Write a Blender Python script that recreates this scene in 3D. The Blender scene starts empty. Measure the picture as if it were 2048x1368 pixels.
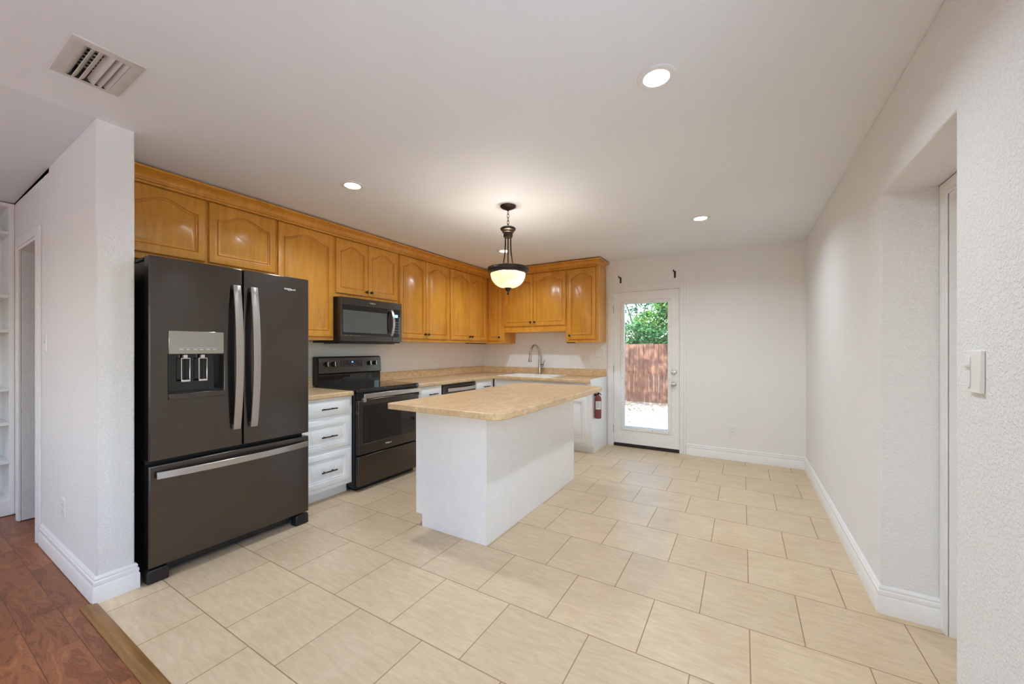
import bpy, bmesh, math, random
from mathutils import Vector, Matrix
C = bpy.context.scene.collection
S = bpy.context.scene
random.seed(7)
PI = math.pi

# ------------------------------------------------------------------ camera, world, sun, exposure
CAM_H = 1.28
cam_d = bpy.data.cameras.new('camera')
cam_d.sensor_width = 36.0
cam_d.lens = 36.0 * 773.28 / 2048.0
cam_d.shift_y = 14.1 / 2048.0
cam_d.clip_start = 0.02
cam = bpy.data.objects.new('camera', cam_d)
cam.location = (0, 0, CAM_H)
cam.rotation_euler = (PI / 2, 0, 0.53771)
C.objects.link(cam)
S.camera = cam
S.view_settings.view_transform = 'Standard'
S.view_settings.look = 'None'
S.view_settings.exposure = 0.2
S.view_settings.gamma = 1.0
S.view_settings.use_curve_mapping = False
S.cycles.max_bounces = 12
S.cycles.diffuse_bounces = 8
S.cycles.glossy_bounces = 6
S.cycles.transmission_bounces = 8
S.cycles.use_denoising = True
S.cycles.sample_clamp_indirect = 8.0
S.cycles.caustics_reflective = False
S.cycles.caustics_refractive = False

W = bpy.data.worlds.new('sky')
S.world = W
W.use_nodes = True
wn = W.node_tree
wn.nodes.clear()
wo = wn.nodes.new('ShaderNodeOutputWorld')
wb = wn.nodes.new('ShaderNodeBackground')
ws = wn.nodes.new('ShaderNodeTexSky')
ws.sky_type = 'NISHITA'
ws.sun_disc = False
ws.sun_elevation = math.radians(52)
ws.sun_rotation = math.radians(194)
ws.altitude = 0
ws.air_density = 1.0
ws.dust_density = 1.6
wb.inputs['Strength'].default_value = 1.25
wn.links.new(ws.outputs[0], wb.inputs['Color'])
wn.links.new(wb.outputs[0], wo.inputs['Surface'])

SUN_E = 22.0
sun_d = bpy.data.lights.new('sun', 'SUN')
sun_d.energy = SUN_E
sun_d.angle = math.radians(0.6)
sun_d.color = (1.0, 0.97, 0.93)
sun = bpy.data.objects.new('sun', sun_d)
sun.rotation_euler = (math.radians(40), 0, math.radians(-14))
sun.location = (0, -3, 12)
C.objects.link(sun)

CAN_W = 9.5          # each ceiling can, watts
BULB_W = 11.0          # pendant bulbs
# daylight through unseen added windows: portals guide the sky light
WINS = [(-4.75, -3.9), (-1.9, -0.5)]
WZ0, WZ1 = 0.95, 2.1
SIDE = (-3.6, -1.7)      # unseen window added in the living room's side wall for daylight
for (a, b) in WINS:
    pd = bpy.data.lights.new('window_portal', 'AREA')
    pd.shape = 'RECTANGLE'
    pd.size = b - a
    pd.size_y = WZ1 - WZ0
    pd.cycles.is_portal = True
    po = bpy.data.objects.new('window_portal', pd)
    po.location = ((a + b) / 2, -4.22, (WZ0 + WZ1) / 2)
    po.rotation_euler = (PI / 2, 0, 0)
    C.objects.link(po)
pd = bpy.data.lights.new('window_portal', 'AREA')
pd.shape = 'RECTANGLE'
pd.size = WZ1 - WZ0
pd.size_y = SIDE[1] - SIDE[0]
pd.cycles.is_portal = True
po = bpy.data.objects.new('window_portal', pd)
po.location = (-5.1, (SIDE[0] + SIDE[1]) / 2, (WZ0 + WZ1) / 2)
po.rotation_euler = (0, -PI / 2, 0)
C.objects.link(po)
RWZ = 0.75
RW = (-1.7, 1.05)        # unseen window added beside the camera to light the kitchen
pd = bpy.data.lights.new('window_portal', 'AREA')
pd.shape = 'RECTANGLE'
pd.size = 2.033 - RWZ
pd.size_y = RW[1] - RW[0]
pd.cycles.is_portal = True
po = bpy.data.objects.new('window_portal', pd)
po.location = (0.72, (RW[0] + RW[1]) / 2, (2.033 + RWZ) / 2)
po.rotation_euler = (0, PI / 2, 0)
C.objects.link(po)

# ------------------------------------------------------------------ materials
def srgb(r, g, b):
    f = lambda c: (c / 255 / 12.92) if c / 255 <= 0.04045 else ((c / 255 + 0.055) / 1.055) ** 2.4
    return (f(r), f(g), f(b), 1.0)

class NT:
    def __init__(self, name):
        self.m = bpy.data.materials.new(name)
        self.m.use_nodes = True
        self.t = self.m.node_tree
        self.b = self.t.nodes['Principled BSDF']
    def n(self, typ, **kw):
        nd = self.t.nodes.new(typ)
        for k, v in kw.items():
            if k.startswith('i_'):
                nd.inputs[k[2:].replace('_', ' ')].default_value = v
            else:
                setattr(nd, k, v)
        return nd
    def l(self, a, b):
        self.t.links.new(a, b)
    def coords(self, scale=(1, 1, 1), loc=(0, 0, 0), rot=(0, 0, 0)):
        g = self.n('ShaderNodeNewGeometry')
        mp = self.n('ShaderNodeMapping')
        mp.inputs['Scale'].default_value = scale
        mp.inputs['Location'].default_value = loc
        mp.inputs['Rotation'].default_value = rot
        self.l(g.outputs['Position'], mp.inputs['Vector'])
        return mp.outputs['Vector']
    def noise(self, vec, scale, detail=4, rough=0.55, dist=0.0):
        nd = self.n('ShaderNodeTexNoise')
        nd.inputs['Scale'].default_value = scale
        nd.inputs['Detail'].default_value = detail
        nd.inputs['Roughness'].default_value = rough
        nd.inputs['Distortion'].default_value = dist
        self.l(vec, nd.inputs['Vector'])
        return nd.outputs['Fac']
    def ramp(self, fac, stops):
        r = self.n('ShaderNodeValToRGB')
        e = r.color_ramp.elements
        while len(e) < len(stops):
            e.new(0.5)
        for k, (p, c) in enumerate(stops):
            e[k].position = p
            e[k].color = c if len(c) == 4 else (*c, 1)
        self.l(fac, r.inputs['Fac'])
        return r.outputs['Color']
    def mix(self, fac, a, b, mode='MIX'):
        m = self.n('ShaderNodeMix', data_type='RGBA', blend_type=mode)
        for src, idx in ((fac, 0), (a, 6), (b, 7)):
            if isinstance(src, (int, float)):
                m.inputs[idx].default_value = src
            elif isinstance(src, tuple):
                m.inputs[idx].default_value = src
            else:
                self.l(src, m.inputs[idx])
        return m.outputs[2]
    def bump(self, h, strength=0.2, dist=0.01):
        bp = self.n('ShaderNodeBump')
        bp.inputs['Strength'].default_value = strength
        bp.inputs['Distance'].default_value = dist
        self.l(h, bp.inputs['Height'])
        self.l(bp.outputs['Normal'], self.b.inputs['Normal'])
    def set(self, **kw):
        for k, v in kw.items():
            self.b.inputs[k.replace('_', ' ')].default_value = v
        return self
    def col(self, c):
        if isinstance(c, tuple):
            self.b.inputs['Base Color'].default_value = c
        else:
            self.l(c, self.b.inputs['Base Color'])
        return self

M = {}
def plain(name, c, rough=0.5, metal=0.0, spec=0.5, coat=0.0, mottled=0.04):
    """solid colour with a faint procedural mottling"""
    t = NT(name)
    v = t.coords()
    f = t.noise(v, 14.0, 3)
    lo = tuple(x * (1 - mottled) for x in c[:3]) + (1,)
    hi = tuple(min(1, x * (1 + mottled)) for x in c[:3]) + (1,)
    t.col(t.ramp(f, [(0.35, lo), (0.65, hi)]))
    t.set(Roughness=rough, Metallic=metal, Specular_IOR_Level=spec, Coat_Weight=coat)
    M[name] = t.m
    return t

def wallmat(name, c, bump, scale):
    t = NT(name)
    v = t.coords()
    f = t.noise(v, 1.2, 3)
    lo = tuple(x * 0.975 for x in c[:3]) + (1,)
    t.col(t.ramp(f, [(0.3, lo), (0.7, c)]))
    a = t.noise(v, scale, 3, 0.5, 0.6)
    r = t.ramp(a, [(0.45, (0, 0, 0)), (0.62, (1, 1, 1))])
    t.bump(r, bump, 0.003)
    t.set(Roughness=0.75, Specular_IOR_Level=0.25)
    M[name] = t.m
wallmat('wall_paint', (0.865, 0.865, 0.86, 1), 0.6, 95)
wallmat('smooth_wall_paint', (0.865, 0.865, 0.86, 1), 0.10, 70)
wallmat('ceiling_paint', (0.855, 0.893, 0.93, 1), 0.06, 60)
wallmat('ceiling_paint_shaded', (0.79, 0.825, 0.845, 1), 0.06, 60)  # darker paint carries the shaded look of the living room ceiling
plain('trim_paint', (0.86, 0.86, 0.855, 1), 0.38, mottled=0.015)
plain('cabinet_white', (0.86, 0.86, 0.855, 1), 0.33, mottled=0.015)
plain('plastic_white', (0.84, 0.84, 0.83, 1), 0.32, mottled=0.01)
plain('plastic_dark', (0.10, 0.10, 0.10, 1), 0.5)  # dark plastic of the outlet slots, also the label print
plain('black_plastic', (0.012, 0.012, 0.013, 1), 0.35)
plain('black_iron', (0.014, 0.013, 0.012, 1), 0.45)
plain('black_glass', (0.008, 0.008, 0.009, 1), 0.04, spec=0.6, mottled=0.0)
plain('oven_window', (0.010, 0.010, 0.009, 1), 0.05, spec=0.55, mottled=0.0)
plain('microwave_window', (0.085, 0.095, 0.095, 1), 0.10, spec=0.9, mottled=0.0)
plain('bronze', (0.045, 0.036, 0.030, 1), 0.38, metal=0.7)
plain('steel', (0.60, 0.58, 0.56, 1), 0.25, metal=1.0)
plain('nickel', (0.55, 0.53, 0.50, 1), 0.24, metal=1.0)
plain('chrome', (0.80, 0.80, 0.80, 1), 0.10, metal=1.0)
plain('sink_white', (0.86, 0.86, 0.85, 1), 0.15, mottled=0.0)
plain('extinguisher_red', srgb(128, 62, 60), 0.35)
plain('paper_label', (0.75, 0.74, 0.72, 1), 0.6)
plain('dark_sweep', (0.022, 0.015, 0.010, 1), 0.55, mottled=0.3)
plain('duct_dark', (0.035, 0.032, 0.030, 1), 0.8)
plain('vent_paint', (0.62, 0.60, 0.57, 1), 0.5)
plain('logo_silver', (0.88, 0.88, 0.88, 1), 0.4, mottled=0)

def blackstainless(name, base, rough, axis):
    t = NT(name)
    sc = (2, 2, 260) if axis == 'h' else (260, 260, 2)
    v = t.coords(scale=sc)
    f = t.noise(v, 1.0, 2)
    t.col(t.ramp(f, [(0.3, tuple(x * 0.96 for x in base) + (1,)), (0.7, tuple(x * 1.04 for x in base) + (1,))]))
    t.bump(f, 0.02, 0.0003)
    t.set(Roughness=rough, Metallic=0.92, Specular_IOR_Level=0.5)
    t.b.inputs['Anisotropic'].default_value = 0.75
    t.b.inputs['Anisotropic Rotation'].default_value = 0.25
    tg = t.n('ShaderNodeTangent', direction_type='RADIAL', axis='Z')
    t.l(tg.outputs[0], t.b.inputs['Tangent'])
    M[name] = t.m
blackstainless('black_stainless', (0.105, 0.092, 0.083), 0.24, 'h')
blackstainless('handle_steel', (0.46, 0.43, 0.41), 0.30, 'h')
plain('dispenser_mirror', (0.46, 0.46, 0.42, 1), 0.12, metal=0.9, mottled=0.0)

def wood(name, stops, grain=(7, 7, 0.9), rough=0.30, coat=0.35):
    t = NT(name)
    v = t.coords(scale=grain)
    f = t.noise(v, 2.2, 5, 0.6, 1.3)
    v2 = t.coords()
    f2 = t.noise(v2, 2.0, 3, 0.5, 0.8)
    m = t.n('ShaderNodeMath', operation='MULTIPLY_ADD')
    t.l(f, m.inputs[0]); m.inputs[1].default_value = 0.6
    a = t.n('ShaderNodeMath', operation='MULTIPLY'); t.l(f2, a.inputs[0]); a.inputs[1].default_value = 0.4
    t.l(a.outputs[0], m.inputs[2])
    t.col(t.ramp(m.outputs[0], stops))
    t.set(Roughness=rough, Coat_Weight=coat, Coat_Roughness=0.18, Specular_IOR_Level=0.4)
    M[name] = t.m
wood('maple', [(0.32, (0.56, 0.240, 0.028)), (0.50, (0.69, 0.315, 0.042)), (0.68, (0.77, 0.38, 0.062))])
wood('oak_strip', [(0.32, (0.16, 0.075, 0.022)), (0.5, (0.27, 0.135, 0.042)), (0.68, (0.36, 0.19, 0.065))], grain=(1.2, 22, 22), rough=0.4, coat=0.1)

def laminate():
    t = NT('laminate')
    v = t.coords(scale=(1, 0.55, 1))
    f = t.noise(v, 9.0, 6, 0.65, 1.0)
    g = t.noise(v, 42.0, 5, 0.65, 0.6)
    c1 = t.ramp(f, [(0.30, srgb(186, 154, 114)), (0.50, srgb(214, 183, 140)), (0.70, srgb(232, 206, 168))])
    c2 = t.ramp(g, [(0.35, srgb(178, 146, 110)), (0.65, srgb(232, 204, 164))])
    t.col(t.mix(0.45, c1, c2))
    t.set(Roughness=0.33, Specular_IOR_Level=0.45)
    M['laminate'] = t.m
laminate()

def tilemat():
    t = NT('floor_tile')
    # 0.4124 x 0.4075 m tiles in running bond; the joints lie where the photo shows them
    v = t.coords(loc=(0.3855 + 0.2062, -0.849, 0))
    br = t.n('ShaderNodeTexBrick')
    br.offset = 0.5
    br.offset_frequency = 2
    for k, val in (('Scale', 1.0), ('Mortar Size', 0.0024), ('Mortar Smooth', 0.15), ('Bias', 0.0), ('Brick Width', 0.4124), ('Row Height', 0.4075)):
        br.inputs[k].default_value = val
    br.inputs['Color1'].default_value = (0.92, 0.92, 0.92, 1)
    br.inputs['Color2'].default_value = (1.0, 1.0, 1.0, 1)
    br.inputs['Mortar'].default_value = (1, 1, 1, 1)
    t.l(v, br.inputs['Vector'])
    vs = t.coords(scale=(1.0, 5.0, 1))
    f = t.noise(vs, 9.0, 6, 0.65, 0.6)
    c = t.ramp(f, [(0.30, srgb(201, 177, 144)), (0.52, srgb(217, 195, 162)), (0.72, srgb(229, 209, 180))])
    vb = t.coords()
    f3 = t.noise(vb, 3.0, 4, 0.6)
    c = t.mix(0.35, c, t.ramp(f3, [(0.3, srgb(203, 177, 141)), (0.7, srgb(230, 210, 178))]))
    c = t.mix(1.0, c, br.outputs['Color'], 'MULTIPLY')
    c = t.mix(br.outputs['Fac'], c, srgb(158, 130, 97))
    t.col(c)
    inv = t.n('ShaderNodeMath', operation='SUBTRACT')
    inv.inputs[0].default_value = 1.0
    t.l(br.outputs['Fac'], inv.inputs[1])
    ad = t.n('ShaderNodeMath', operation='MULTIPLY_ADD')
    t.l(f, ad.inputs[0]); ad.inputs[1].default_value = 0.08
    t.l(inv.outputs[0], ad.inputs[2])
    t.bump(ad.outputs[0], 0.5, 0.002)
    rr = t.n('ShaderNodeMath', operation='MULTIPLY_ADD')
    t.l(br.outputs['Fac'], rr.inputs[0]); rr.inputs[1].default_value = 0.4; rr.inputs[2].default_value = 0.34
    t.l(rr.outputs[0], t.b.inputs['Roughness'])
    t.set(Specular_IOR_Level=0.42)
    M['floor_tile'] = t.m
tilemat()

def woodfloor():
    t = NT('laminate_planks')
    v = t.coords(loc=(0.3, 0.02, 0))
    br = t.n('ShaderNodeTexBrick')
    br.offset = 0.37
    for k, val in (('Scale', 1.0), ('Mortar Size', 0.0016), ('Mortar Smooth', 0.2), ('Brick Width', 0.74), ('Row Height', 0.128)):
        br.inputs[k].default_value = val
    br.inputs['Color1'].default_value = (0.62, 0.62, 0.62, 1)
    br.inputs['Color2'].default_value = (1.12, 1.12, 1.12, 1)
    br.inputs['Mortar'].default_value = (0.30, 0.30, 0.30, 1)
    t.l(v, br.inputs['Vector'])
    # each plank shifts the grain, so figure stops at the seams
    vg = t.coords(scale=(2.0, 9.0, 1))
    off = t.n('ShaderNodeVectorMath', operation='MULTIPLY_ADD')
    t.l(br.outputs['Color'], off.inputs[0]); off.inputs[1].default_value = (23.0, 17.0, 11.0); t.l(vg, off.inputs[2])
    wv = t.noise(off.outputs[0], 1.5, 5, 0.6, 1.6)
    rings = t.n('ShaderNodeMath', operation='MULTIPLY'); t.l(wv, rings.inputs[0]); rings.inputs[1].default_value = 14.0
    fr = t.n('ShaderNodeMath', operation='PINGPONG'); t.l(rings.outputs[0], fr.inputs[0]); fr.inputs[1].default_value = 1.0
    c1 = t.ramp(wv, [(0.30, srgb(104, 56, 32)), (0.5, srgb(156, 94, 58)), (0.72, srgb(190, 126, 76))])
    c2 = t.ramp(fr.outputs[0], [(0.0, srgb(116, 64, 40)), (0.35, srgb(160, 98, 62)), (1.0, srgb(182, 118, 74))])
    c = t.mix(0.42, c1, c2)
    c = t.mix(0.85, c, br.outputs['Color'], 'MULTIPLY')
    t.col(c)
    t.set(Roughness=0.36, Specular_IOR_Level=0.4)
    M['laminate_planks'] = t.m
woodfloor()

def glassmat(name, tint=(1, 1, 1, 1)):
    m = bpy.data.materials.new(name)
    m.use_nodes = True
    t = m.node_tree
    t.nodes.clear()
    o = t.nodes.new('ShaderNodeOutputMaterial')
    mx = t.nodes.new('ShaderNodeMixShader')
    tr = t.nodes.new('ShaderNodeBsdfTransparent')
    gl = t.nodes.new('ShaderNodeBsdfGlossy')
    fr = t.nodes.new('ShaderNodeFresnel')
    # same index on both faces of the thin pane (the ray is not bent inside it)
    gm = t.nodes.new('ShaderNodeNewGeometry')
    ma = t.nodes.new('ShaderNodeMath'); ma.operation = 'MULTIPLY_ADD'
    ma.inputs[1].default_value = 1 / 1.5 - 1.5; ma.inputs[2].default_value = 1.5
    t.links.new(gm.outputs['Backfacing'], ma.inputs[0])
    t.links.new(ma.outputs[0], fr.inputs['IOR'])
    tr.inputs['Color'].default_value = tint
    gl.inputs['Roughness'].default_value = 0.01
    t.links.new(fr.outputs[0], mx.inputs[0])
    t.links.new(tr.outputs[0], mx.inputs[1])
    t.links.new(gl.outputs[0], mx.inputs[2])
    t.links.new(mx.outputs[0], o.inputs['Surface'])
    M[name] = m
glassmat('pane_glass', (0.97, 0.985, 0.98, 1))
glassmat('tinted_glass', (0.84, 0.86, 0.85, 1))

def emit(name, c, strength, noise=None):
    t = NT(name)
    t.b.inputs['Base Color'].default_value = (0.8, 0.8, 0.8, 1)
    if noise:
        v = t.coords(scale=(1, 1, 1.6))
        f = t.noise(v, 7.0, 4, 0.6, 1.6)
        t.l(t.ramp(f, noise), t.b.inputs['Emission Color'])
        t.l(t.ramp(f, noise), t.b.inputs['Base Color'])
    else:
        t.b.inputs['Emission Color'].default_value = c
    t.set(Emission_Strength=strength, Roughness=0.25)
    M[name] = t.m
emit('can_lens', (1.0, 0.98, 0.96, 1), 10.0)
def alabaster():
    t = NT('alabaster')
    v = t.coords(scale=(1, 1, 1.6))
    f = t.noise(v, 7.0, 4, 0.6, 1.6)
    c = t.ramp(f, [(0.30, (0.86, 0.58, 0.30)), (0.5, (0.93, 0.72, 0.46)), (0.72, (0.96, 0.84, 0.64))])
    t.col(c)
    t.set(Roughness=0.2)
    t.l(c, t.b.inputs['Emission Color'])
    t.set(Emission_Strength=0.10)
    out = t.t.nodes['Material Output']
    mx = t.n('ShaderNodeMixShader'); mx.inputs[0].default_value = 0.065
    tl = t.n('ShaderNodeBsdfTranslucent')
    t.l(c, tl.inputs['Color'])
    t.l(t.b.outputs[0], mx.inputs[1]); t.l(tl.outputs[0], mx.inputs[2])
    t.l(mx.outputs[0], out.inputs['Surface'])
    M['alabaster'] = t.m
alabaster()
emit('display_blue', (0.08, 0.32, 1.0, 1), 2.0)

def leafmat(name, lo, hi):
    t = NT(name)
    oi = t.n('ShaderNodeNewGeometry')
    c = t.ramp(oi.outputs['Random Per Island'], [(0.0, lo), (1.0, hi)])
    t.col(c)
    t.set(Roughness=0.5, Specular_IOR_Level=0.4)
    out = t.t.nodes['Material Output']
    mx = t.n('ShaderNodeMixShader'); mx.inputs[0].default_value = 0.35
    tl = t.n('ShaderNodeBsdfTranslucent')
    t.l(c, tl.inputs['Color'])
    t.l(t.b.outputs[0], mx.inputs[1]); t.l(tl.outputs[0], mx.inputs[2])
    t.l(mx.outputs[0], out.inputs['Surface'])
    M[name] = t.m
leafmat('leaf_green', srgb(44, 92, 44), srgb(128, 176, 92))
leafmat('leaf_dark', srgb(34, 74, 44), srgb(92, 150, 84))
leafmat('leaf_litter', srgb(120, 100, 84), srgb(190, 170, 150))
plain('bounce_concrete', (0.55, 0.56, 0.58, 1), 0.9, mottled=0.08)
plain('bark', (0.09, 0.065, 0.045, 1), 0.9, mottled=0.3)

def fencemat():
    t = NT('cedar')
    v = t.coords(scale=(9, 9, 0.8))
    f = t.noise(v, 2.0, 5, 0.6, 0.8)
    c = t.ramp(f, [(0.3, srgb(94, 65, 54)), (0.55, srgb(132, 94, 79)), (0.75, srgb(158, 119, 102))])
    g = t.n('ShaderNodeNewGeometry')
    r = t.ramp(g.outputs['Random Per Island'], [(0, (0.8, 0.8, 0.8)), (1, (1.05, 1.05, 1.05))])
    t.col(t.mix(1.0, c, r, 'MULTIPLY'))
    t.set(Roughness=0.8, Specular_IOR_Level=0.2)
    M['cedar'] = t.m
fencemat()

def groundmat():
    t = NT('yard_dirt')
    v = t.coords()
    f = t.noise(v, 4.0, 7, 0.7, 0.5)
    g = t.noise(v, 30.0, 4, 0.7)
    c1 = t.ramp(f, [(0.3, srgb(130, 118, 108)), (0.5, srgb(196, 188, 180)), (0.7, srgb(224, 218, 212))])
    c2 = t.ramp(g, [(0.35, srgb(84, 74, 68)), (0.6, srgb(190, 182, 174))])
    t.col(t.mix(0.35, c1, c2))
    t.bump(g, 0.5, 0.03)
    t.set(Roughness=0.95, Specular_IOR_Level=0.1)
    M['yard_dirt'] = t.m
groundmat()

# ------------------------------------------------------------------ mesh helpers
ROOT = {}   # object name -> world base of its thing
class MB:
    def __init__(self, frame=None):
        self.bm = bmesh.new()
        self.f = frame or Matrix.Identity(4)
    def v(self, p):
        return self.bm.verts.new(self.f @ Vector(p))
    def face(self, vs):
        try:
            return self.bm.faces.new(vs)
        except ValueError:
            return None
    def box(self, x0, x1, y0, y1, z0, z1):
        p = [self.v((x, y, z)) for z in (z0, z1) for (x, y) in ((x0, y0), (x1, y0), (x1, y1), (x0, y1))]
        for q in ((3, 2, 1, 0), (4, 5, 6, 7), (0, 1, 5, 4), (1, 2, 6, 5), (2, 3, 7, 6), (3, 0, 4, 7)):
            self.face([p[i] for i in q])
        return self
    def prism(self, poly, d0, d1, axis=2):
        """poly: 2D outline; extruded along axis from d0 to d1 (axis 2: poly is xy; 1: xz; 0: yz)"""
        def mk(a, b, d):
            return {2: (a, b, d), 1: (a, d, b), 0: (d, a, b)}[axis]
        lo = [self.v(mk(a, b, d0)) for a, b in poly]
        hi = [self.v(mk(a, b, d1)) for a, b in poly]
        n = len(poly)
        for i in range(n):
            self.face([lo[i], lo[(i + 1) % n], hi[(i + 1) % n], hi[i]])
        self.face(lo[::-1]); self.face(hi)
        return self
    def cells(self, us, vs, mask, w0, w1, mk=lambda u, v, w: (u, v, w)):
        """slab made of grid cells (mask(i,j) True = solid), watertight, no inner faces"""
        cache = {}
        def g(i, j, k):
            if (i, j, k) not in cache:
                cache[(i, j, k)] = self.v(mk(us[i], vs[j], (w0, w1)[k]))
            return cache[(i, j, k)]
        nu, nv = len(us) - 1, len(vs) - 1
        S_ = lambda i, j: 0 <= i < nu and 0 <= j < nv and mask(i, j)
        for i in range(nu):
            for j in range(nv):
                if not S_(i, j):
                    continue
                self.face([g(i, j, 1), g(i + 1, j, 1), g(i + 1, j + 1, 1), g(i, j + 1, 1)])
                self.face([g(i, j, 0), g(i, j + 1, 0), g(i + 1, j + 1, 0), g(i + 1, j, 0)])
                if not S_(i - 1, j): self.face([g(i, j, 0), g(i, j, 1), g(i, j + 1, 1), g(i, j + 1, 0)])
                if not S_(i + 1, j): self.face([g(i + 1, j, 0), g(i + 1, j + 1, 0), g(i + 1, j + 1, 1), g(i + 1, j, 1)])
                if not S_(i, j - 1): self.face([g(i, j, 0), g(i + 1, j, 0), g(i + 1, j, 1), g(i, j, 1)])
                if not S_(i, j + 1): self.face([g(i, j + 1, 0), g(i, j + 1, 1), g(i + 1, j + 1, 1), g(i + 1, j + 1, 0)])
        return self
    def lathe(self, prof, o=(0, 0, 0), axis=(0, 0, 1), n=24, caps=True):
        """prof: list of (radius, height along axis)"""
        ax = Vector(axis).normalized()
        a = ax.orthogonal().normalized()
        b = ax.cross(a)
        o = Vector(o)
        rings = []
        for r, h in prof:
            if r <= 1e-6:
                rings.append([self.v(o + ax * h)])
            else:
                rings.append([self.v(o + ax * h + (a * math.cos(2 * PI * k / n) + b * math.sin(2 * PI * k / n)) * r) for k in range(n)])
        for p, q in zip(rings, rings[1:]):
            if len(p) == 1 and len(q) == 1:
                continue
            for k in range(n):
                k2 = (k + 1) % n
                if len(p) == 1: self.face([p[0], q[k2], q[k]])
                elif len(q) == 1: self.face([p[k], p[k2], q[0]])
                else: self.face([p[k], p[k2], q[k2], q[k]])
        if caps:
            if len(rings[0]) > 1: self.face(rings[0][::-1])
            if len(rings[-1]) > 1: self.face(rings[-1])
        return self
    def tube(self, pts, r, n=10, flat=None):
        """tube along a path; r number or list; flat=(half width, half thickness, side vector) gives a strap"""
        pts = [Vector(p) for p in pts]
        rings = []
        prev = None
        for i, p in enumerate(pts):
            d = (pts[min(i + 1, len(pts) - 1)] - pts[max(i - 1, 0)]).normalized()
            if flat:
                s = Vector(flat[2]).normalized()
                t2 = d.cross(s).normalized()
                hw, ht = flat[0], flat[1]
                rings.append([self.v(p + s * a * hw + t2 * b * ht) for a, b in ((-1, -1), (1, -1), (1, 1), (-1, 1))])
            else:
                a = prev - d * prev.dot(d) if prev is not None else d.orthogonal()
                if a.length < 1e-5: a = d.orthogonal()
                a.normalize(); prev = a
                b = d.cross(a)
                rr = r[i] if isinstance(r, (list, tuple)) else r
                rings.append([self.v(p + (a * math.cos(2 * PI * k / n) + b * math.sin(2 * PI * k / n)) * rr) for k in range(n)])
        m = len(rings[0])
        for p, q in zip(rings, rings[1:]):
            for k in range(m):
                self.face([p[k], p[(k + 1) % m], q[(k + 1) % m], q[k]])
        self.face(rings[0][::-1]); self.face(rings[-1])
        return self
    def sweep(self, prof, path):
        """profile (outward distance, z) along an xy path; outward = to the right of travel; mitred"""
        path = [Vector(p) for p in path]
        rows = []
        for i, p in enumerate(path):
            ns = []
            if i > 0: d = (path[i] - path[i - 1]).normalized(); ns.append(Vector((d.y, -d.x)))
            if i < len(path) - 1: d = (path[i + 1] - path[i]).normalized(); ns.append(Vector((d.y, -d.x)))
            nn = sum(ns, Vector((0, 0))).normalized()
            k = 1.0 / max(0.3, nn.dot(ns[0]))
            rows.append([self.v((p.x + nn.x * a * k, p.y + nn.y * a * k, z)) for a, z in prof])
        n = len(prof)
        for a, b in zip(rows, rows[1:]):
            for k in range(n):
                self.face([a[k], b[k], b[(k + 1) % n], a[(k + 1) % n]])
        self.face(rows[0]); self.face(rows[-1][::-1])
        return self
    def loops(self, ls, cap0=True, cap1=True):
        rs = [[self.v(p) for p in l] for l in ls]
        n = len(rs[0])
        for a, b in zip(rs, rs[1:]):
            for k in range(n):
                self.face([a[k], a[(k + 1) % n], b[(k + 1) % n], b[k]])
        if cap0: self.face(rs[0][::-1])
        if cap1: self.face(rs[-1])
        return self
    def text(self, body, width, cu, cv, w):
        """raised lettering in the frame's uv plane, centred on (cu, cv)"""
        cd = bpy.data.curves.new('t', 'FONT')
        cd.body = body; cd.size = 1.0; cd.extrude = 0.0
        cd.resolution_u = 3
        to = bpy.data.objects.new('t', cd)
        C.objects.link(to)
        dg = bpy.context.evaluated_depsgraph_get()
        dg.update()
        me = bpy.data.meshes.new_from_object(to.evaluated_get(dg))
        xs = [v.co.x for v in me.vertices]; ys = [v.co.y for v in me.vertices]
        s = width / (max(xs) - min(xs))
        ox, oy = (max(xs) + min(xs)) / 2, (max(ys) + min(ys)) / 2
        vs = [self.v((cu + (v.co.x - ox) * s, cv + (v.co.y - oy) * s, w)) for v in me.vertices]
        for p in me.polygons:
            self.face([vs[i] for i in p.vertices])
        bpy.data.objects.remove(to); bpy.data.curves.remove(cd); bpy.data.meshes.remove(me)
        return self

def link(name, mb, mat, parent=None, bevel=0.0, base=None, seg=2, smooth=35, fix=True):
    me = bpy.data.meshes.new(name)
    if fix:
        bmesh.ops.recalc_face_normals(mb.bm, faces=mb.bm.faces[:])
    b = ROOT.get(parent.name) if parent is not None else (Vector(base) if base is not None else Vector((0, 0, 0)))
    bmesh.ops.translate(mb.bm, verts=mb.bm.verts[:], vec=-b)
    mb.bm.to_mesh(me)
    mb.bm.free()
    me.materials.append(M[mat] if isinstance(mat, str) else mat)
    for p in me.polygons:
        p.use_smooth = True
    me.set_sharp_from_angle(angle=math.radians(smooth))
    o = bpy.data.objects.new(name, me)
    C.objects.link(o)
    if parent is not None:
        o.parent = parent
    else:
        o.location = b
    ROOT[o.name] = b
    if bevel > 0:
        md = o.modifiers.new('edge', 'BEVEL')
        md.width = bevel; md.segments = seg; md.limit_method = 'ANGLE'; md.angle_limit = math.radians(40)
    return o

def thing(name, label, cat, loc, group=None):
    o = bpy.data.objects.new(name, None)
    o.empty_display_size = 0.1
    C.objects.link(o)
    o.location = loc
    ROOT[o.name] = Vector(loc)
    return tag(o, label, cat, group)

def tag(o, label, cat, group=None, kind=None):
    if label: o['label'] = label
    if cat: o['category'] = cat
    if group: o['group'] = group
    if kind: o['kind'] = kind
    return o

def struct(name, mb, mat, parent=None, bevel=0.0, label=None, **kw):
    o = link(name, mb, mat, parent, bevel, **kw)
    if parent is None:
        o['kind'] = 'structure'
        if label: o['label'] = label
    return o

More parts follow.
